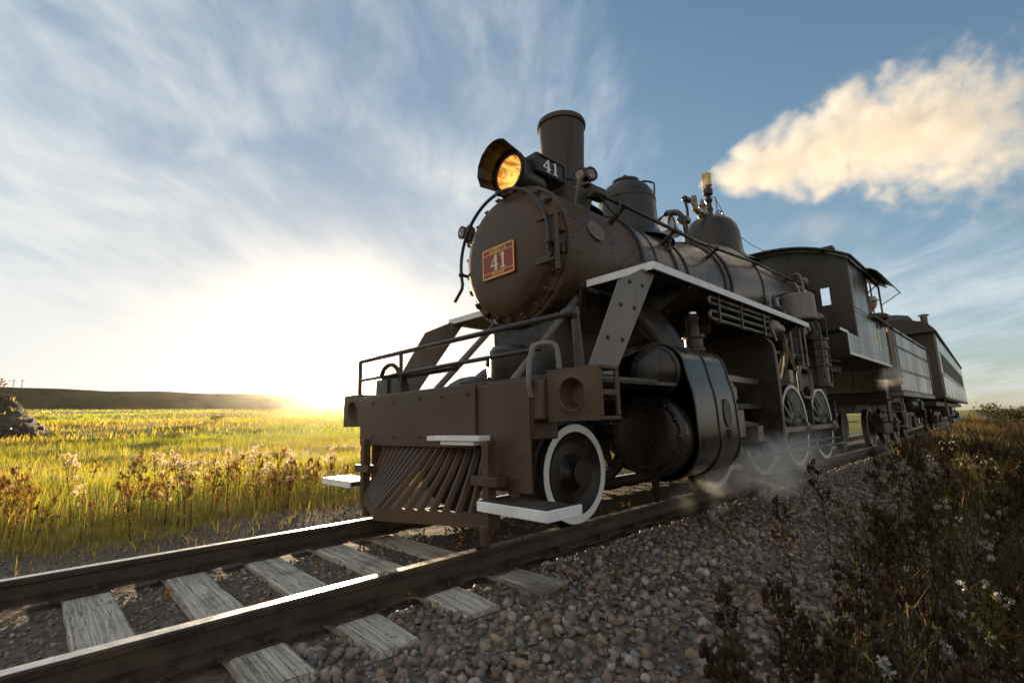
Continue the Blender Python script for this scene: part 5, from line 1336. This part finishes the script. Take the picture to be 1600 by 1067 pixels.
while cnt < 280:
    y = -1.9 + 13*rr_.random()**1.5; x = 1.98 + .02*max(0, y) + abs(rr_.gauss(0, 1.15))
    if math.hypot(x-CAM.x, y-CAM.y) < .9 or (y < -1.0 and x > 4.6) or x < (2.42 if cnt % 5 else 2.12)-.12*min(max(y, -1.9), 2.5): continue
    if cnt % 3: plant('dock_weed', dock[cnt % 4], x, y, rr_.uniform(.55, 1.2), rr_.uniform(0, 6.28), 'brown dried dock weed on the dark verge beside the gravel shoulder', 'dried weeds beside the gravel')
    else: plant('white_seeded_weed', aster[(cnt//3) % 3], x, y, rr_.uniform(.6, 1.25), rr_.uniform(0, 6.28), 'green weed with fluffy white seed heads on the dark verge', 'white seeded weeds on the verge')
    cnt += 1
sprig = [weed_meshes(340+k, .13, (.20, .13, .04), (.30, .20, .05), (.55, .34, .09), 3, 3, .0045, False, .35) for k in range(3)]
cnt = 0
while cnt < 110:
    x, y = rr_.uniform(-.66, .66), -4.3+rr_.random()**.8*8.5
    if abs(((y+5.155+.239) % .478)-.239) < .13: continue
    if cnt % 6 == 0: x = rr_.choice((.90, 1.0, 1.35, 1.7))+rr_.uniform(-.05, .25)
    plant('sprig', sprig[cnt % 3], x, y, rr_.uniform(.35, .95), rr_.uniform(0, 6.28), 'tiny orange tipped sprig growing in the gravel around the ties', 'sprigs between the ties', 'weed', z=-.175 if abs(x) < 1.5 else None); cnt += 1

# ---- far shrubs and trees on the skyline, a mast, poles, a rocky bank
def bush(name, x, y, h, w, label, group, cols, seed, n=700, cat='bush', sink=.2):
    r = np.random.default_rng(seed); z = ground_z(x, y); e = tag(empty(name, (x, y, z)), label, cat, group)
    lob = r.normal(0, .42, (9, 3))*np.array([w, w, h*.35])+np.array([0, 0, h*.55]); i = r.integers(0, 9, n)
    c = lob[i]+r.normal(0, .22, (n, 3))*np.array([w, w, h*.5]); c[:, 2] = np.clip(c[:, 2], 0.02, None)
    s_ = (.09 if n < 600 else .05)*max(w, h)*r.uniform(.5, 1.2, n); a = r.normal(size=(n, 3)); a /= np.linalg.norm(a, axis=1)[:, None]; b_ = np.cross(a, r.normal(size=(n, 3))); b_ /= np.linalg.norm(b_, axis=1)[:, None]
    V = np.stack([c-a*s_[:, None], c+b_*s_[:, None]*.6, c+a*s_[:, None], c-b_*s_[:, None]*.6], 1).reshape(-1, 3)
    F = (np.array([(0, 1, 2), (0, 2, 3)])[None]+(np.arange(n)*4)[:, None, None]).reshape(-1, 3)
    o = bpy.data.objects.new('crown', fast_mesh('crown', V, F, np.repeat(pick(cols, n, r), 4, 0), M['leaf'], False)); COL.objects.link(o); o.parent = e; o['kind'] = 'stuff'
    t_ = MB()
    for k in range(4):
        q = lob[k]; t_.tube([(0, 0, -sink), (q[0]*.4, q[1]*.4, q[2]*.5), tuple(q)], [.035*h, .022*h, .008*h], 5)
    o = t_.build('trunk', M['wood'], None); o.parent = e
    return e
DARKG = [(.030, .036, .014), (.045, .05, .02), (.06, .055, .022)]
def ridge_pt(px_dir, d): return CAM.x+px_dir[0]*d, CAM.y+px_dir[1]*d
for k, (ang, d, h) in enumerate(((20, 430, 0),)): pass
for k in range(7):       # clump on the hill's crest near the sun
    az = R(71.2 - k*.85 - .4*math.sin(k*2.1)); d = 392+8*math.sin(k*3.3); x, y = CAM.x-math.sin(az)*d, CAM.y+math.cos(az)*d
    e = bush('skyline_bush', x, y, 3.4+1.6*math.sin(k*1.7)**2, 4.6, 'small dark bush on the crest of the far hill', 'bushes along the hill crest', DARKG, 400+k, 900)
    e.location.z += 10.6
def lattice(x, y, z, h, label, name):
    b = MB(); w_ = h*.018
    for sx, sy in ((1, 1), (1, -1), (-1, -1), (-1, 1)): b.tube([(x+sx*w_, y+sy*w_, z-1), (x+sx*w_*.35, y+sy*w_*.35, z+h)], .05, 4)
    for q in range(9): b.box(x-w_, x+w_, y-w_*.4, y+w_*.4, z+h*q/9, z+h*q/9+.12)
    b.box(x-.3, x+.3, y-.3, y+.3, z+h, z+h+.9)
    return tag(b.build(name, M['frame'], None), label, 'mast')
az = R(72.9); d = 395; lattice(CAM.x-math.sin(az)*d, CAM.y+math.cos(az)*d, ground_z(CAM.x-math.sin(az)*d, CAM.y+math.cos(az)*d)+11.5, 15.5, 'slender radio mast standing on the far hill', 'radio_mast')
for k, aa in enumerate((92.6, 92.1, 94.6)):
    az = R(aa); d = 398; x, y = CAM.x-math.sin(az)*d, CAM.y+math.cos(az)*d; z = ground_z(x, y)+11.6; h = 5.0 if k < 2 else 3.4
    b = MB(); b.tube([(x, y, z-1), (x, y, z+h)], .14, 6); b.box(x-.1, x+.1, y-1.1, y+1.1, z+h-.6, z+h-.4)
    tag(b.build('utility_pole', M['frame'], None), 'tiny utility pole with a crossarm on the hill crest', 'pole', 'poles on the hill crest')
for k in range(16):      # tree line along the flat horizon past the coach
    x = 5+k*4.5+2*math.sin(k*2.3); y = 560+60*math.sin(k*1.1)
    bush('horizon_tree', x, y, 3.6+2.2*abs(math.sin(k*1.9)), 5.0, 'dark tree in the row along the flat horizon behind the coach', 'trees along the flat horizon', DARKG, 430+k, 220, 'tree')
for k, (x, y, h) in enumerate(((2.6, 44, 1.5), (3.4, 47, 1.2), (2.2, 50, 1.7), (4.6, 41, 1.0), (6.0, 52, 1.1))):
    bush('line_side_shrub', x, y, h, h*.8, 'leafy shrub growing at the line side beyond the end of the coach', 'shrubs past the coach', [(.035, .038, .014), (.055, .05, .02)], 460+k, 1100)
# rocky earth bank at the meadow's edge
bk = tag(empty('earth_bank', (-33.5, -8.0, ground_z(-33.5, -8.0))), 'grey rocky earth bank topped by a rusty shrub at the meadow edge', 'earth bank')
rb_ = np.random.default_rng(77)
def bank_h(x, y):
    d_ = math.hypot(x/6.2, y/5.2); f = max(0., 1-d_)
    return 3.5*f**.85 + min(1, f*4)*(.22*math.sin(x*1.7+y*.6)+.16*math.sin(y*2.3-x*.9)+.12*math.sin(x*4.1+y*3.3)*math.sin(y*2.9)+.09*math.sin(x*7.7-y*6.1)+.06*math.sin(13.1*x+3*y)*math.sin(11.7*y-2*x))
bm_ = MB(); nr_, na_ = 40, 72; vs = [(0, 0, bank_h(0, 0))]; fs = []
for i in range(1, nr_+1):
    for k in range(na_):
        a = 2*math.pi*k/na_; rr = i/nr_*1.02; x, y = 6.2*rr*math.cos(a), 5.2*rr*math.sin(a); vs.append((x, y, bank_h(x, y)-(.8 if i == nr_ else .15)))
for k in range(na_): fs.append((0, 1+k, 1+(k+1) % na_))
for i in range(nr_-1):
    for k in range(na_): a_, b_ = 1+i*na_+k, 1+i*na_+(k+1) % na_; fs.append((a_, a_+na_, b_+na_, b_))
bm_.add(vs, fs); o = bm_.build('soil', coat('bank_soil', (.040, .028, .018), (.15, .11, .07), (.9, 1.), 2.6, bump=.2, spec=.1), None, smooth=80); o.parent = bk
for k in range(190):
    a, d_ = rb_.uniform(-1.2, 2.6), rb_.uniform(.15, .99); s2 = rb_.uniform(.05, .20)*(1 if k % 9 else 1.9); v2, f2 = ico(1)
    v2 = v2*(1+rb_.normal(0, .16, (len(v2), 1)))*np.array([1, .8, .6])*s2
    o = bpy.data.objects.new('rock', fast_mesh('rock', v2, f2, np.tile(np.array([.17, .13, .10])*rb_.uniform(.4, 1.3), (len(v2), 1)), M['stone'], False)); COL.objects.link(o); o.parent = bk
    x, y = 6.2*d_*math.cos(a), 5.2*d_*math.sin(a); o.location = (x, y, bank_h(x, y)-.15+s2*.15); o.rotation_euler.z = rb_.uniform(0, 6)
gx, gy = rb_.uniform(-6, 6, 900), rb_.uniform(-5, 5, 900); kk = np.hypot(gx/6.2, gy/5.2) < .97; gx, gy = gx[kk], gy[kk]; n = len(gx)
o = join('bank_grass', [blades(gx, gy, rb_.uniform(.12, .42, n), rb_.uniform(.02, .05, n), pick(GOLD+GREEN, n, rb_, .4, .9), 81, .5, z0=np.array([bank_h(a, b)-.2 for a, b in zip(gx, gy)]))], M['leaf']); o.parent = bk; o['kind'] = 'stuff'
sh = bush('rust_shrub', -32.8, -6.1, .9, .9, 'rust coloured shrub on top of the rocky earth bank', None, [(.22, .09, .035), (.16, .09, .03), (.10, .09, .03)], 480, 500); sh.location.z += 1.95
for k, (x, y, h) in enumerate(((-24.5, 1.2, .55), (-41, 6.5, .7), (-58, -4, .8))):
    bush('meadow_shrub', x, y, h, h*.9, 'low dark shrub standing alone in the sunlit meadow', 'shrubs in the meadow', [(.13, .13, .025), (.17, .15, .035)], 490+k, 900)

# ================================================================== STEAM
def steam(name, p0, p1, r0, r1, bulge, dens0, dens1, nscale, label, seed=0., thr=.5, col=(.83, .81, .78), power=.86, aniso=.05, fin=.25):
    """a cloud of steam: a lumpy hull filled with an uneven scattering volume; local x runs down wind"""
    p0, p1 = Vector(p0), Vector(p1); L = (p1-p0).length; d = (p1-p0).normalized(); yv = Vector((0, 0, 1)).cross(d).normalized(); zv = d.cross(yv)
    b = MB(); n, sg = 26, 20; vs = []; fs = []; rs = random.Random(int(seed*10)+4)
    rad = lambda t_: r0+(r1-r0)*t_**power
    cen = lambda t_: bulge*4*t_*(1-t_)
    for i in range(n+1):
        t_ = i/n
        cap = min(1, .35+.65*min(t_, 1-t_)/.05)
        for k in range(sg):
            a = 2*math.pi*k/sg; q = rad(t_)*cap*(1.12+.10*math.sin(3*a+9*t_+seed)+.08*math.sin(17*t_+2*a))
            vs.append((t_*L, math.cos(a)*q, cen(t_)+math.sin(a)*q))
    for i in range(n):
        for k in range(sg): fs.append((i*sg+k, i*sg+(k+1) % sg, (i+1)*sg+(k+1) % sg, (i+1)*sg+k))
    fs += [tuple(range(sg)), tuple(n*sg+k for k in range(sg))]
    b.add(vs, fs)
    m = bpy.data.materials.new(name+'_vapour'); m.use_nodes = True; t = NT(m.node_tree); t.n.clear()
    out = t.node('ShaderNodeOutputMaterial'); pv = t.node('ShaderNodeVolumePrincipled')
    P = t.node('ShaderNodeTexCoord').outputs['Object']; x, y, z = t.xyz(P)
    tt = t.math('DIVIDE', x, L, clamp=True)
    rr = t.math('ADD', t.math('MULTIPLY', t.math('POWER', tt, power), r1-r0), r0)
    cz = t.math('MULTIPLY', t.math('MULTIPLY', tt, t.math('SUBTRACT', 1.0, tt)), 4*bulge)
    dist = t.math('DIVIDE', t.vmath('LENGTH', t.comb(0.0, y, t.math('SUBTRACT', z, cz))), rr)
    Ps = t.vmath('ADD', P, (seed*3.1, seed, seed*1.7))
    n1 = t.noise(t.vmath('SCALE', Ps, nscale), 1.0, 5, .58, .3)
    f = t.math('ADD', t.math('SUBTRACT', 1.0, dist), t.math('MULTIPLY', t.math('SUBTRACT', n1, t.math('ADD', t.math('MULTIPLY', tt, .14), thr)), 3.8))
    f = t.ramp(f, .02, .95)
    f = t.math('MULTIPLY', f, t.ramp(dist, 1.08, .86))
    dn = t.ramp(tt, 0., 1., dens0, dens1, False)
    fade = t.math('MULTIPLY', t.ramp(tt, 0.0, fin), t.ramp(tt, 1.0, .78))
    t.put(pv.inputs['Density'], t.math('MULTIPLY', t.math('MULTIPLY', f, dn), fade))
    pv.inputs['Color'].default_value = (*col, 1); pv.inputs['Anisotropy'].default_value = aniso
    t.l.new(pv.outputs[0], out.inputs['Volume'])
    o = b.build(name, m, None, smooth=0)
    o.matrix_world = Matrix(((d.x, yv.x, zv.x, p0.x), (d.y, yv.y, zv.y, p0.y), (d.z, yv.z, zv.z, p0.z), (0, 0, 0, 1)))
    return tag(o, label, 'steam', kind='stuff')
steam('steam_plume', (-.05, 4.66, 4.66), (4.9, 18.6, 9.0), .15, 3.4, .60, 2.0, .050, 1.5, 'white steam plume streaming back from the safety valve', 1.3, .50, fin=.008)
steam('steam_wisp', (.2, 5.8, 3.9), (1.6, 12.5, 5.2), .25, 1.1, .3, .13, .03, 1.3, 'thin warm wisp of steam drifting above the cab', 4.2, .52)
steam('steam_puff', (1.12, .85, .06), (1.85, 2.9, .55), .20, .52, .05, 6.5, 1.4, 2.4, 'white puff of steam from the cylinder drain cock', 2.4, .50)
steam('steam_puff', (1.35, 2.8, .12), (1.7, 5.6, .40), .22, .45, .05, .9, .25, 2.0, 'faint trailing steam beside the driving wheels', 6.1, .52)
steam('steam_puff', (1.55, 7.6, 1.25), (1.75, 9.9, 1.75), .14, .38, .0, 2.2, .8, 2.6, 'small curl of steam below the cab floor', 3.7, .50)

# ================================================================== ADDED HAZE
hz = MB(); hz.box(-1100, 1100, -760, 1500, -3.5, 62)  # even air volume added to spread a warm glow around the sun
m = bpy.data.materials.new('sun_glow_haze'); m.use_nodes = True; t = NT(m.node_tree); t.n.clear()
out = t.node('ShaderNodeOutputMaterial'); pv = t.node('ShaderNodeVolumePrincipled')
pv.inputs['Density'].default_value = .00006; pv.inputs['Color'].default_value = (1.0, .93, .82, 1); pv.inputs['Anisotropy'].default_value = .93
t.l.new(pv.outputs[0], out.inputs['Volume'])
tag(hz.build('haze', m, None, smooth=0), 'thin haze added for the warm glow around the low sun', 'haze', kind='stuff')

per.location.x += .12; per.location.y -= .04
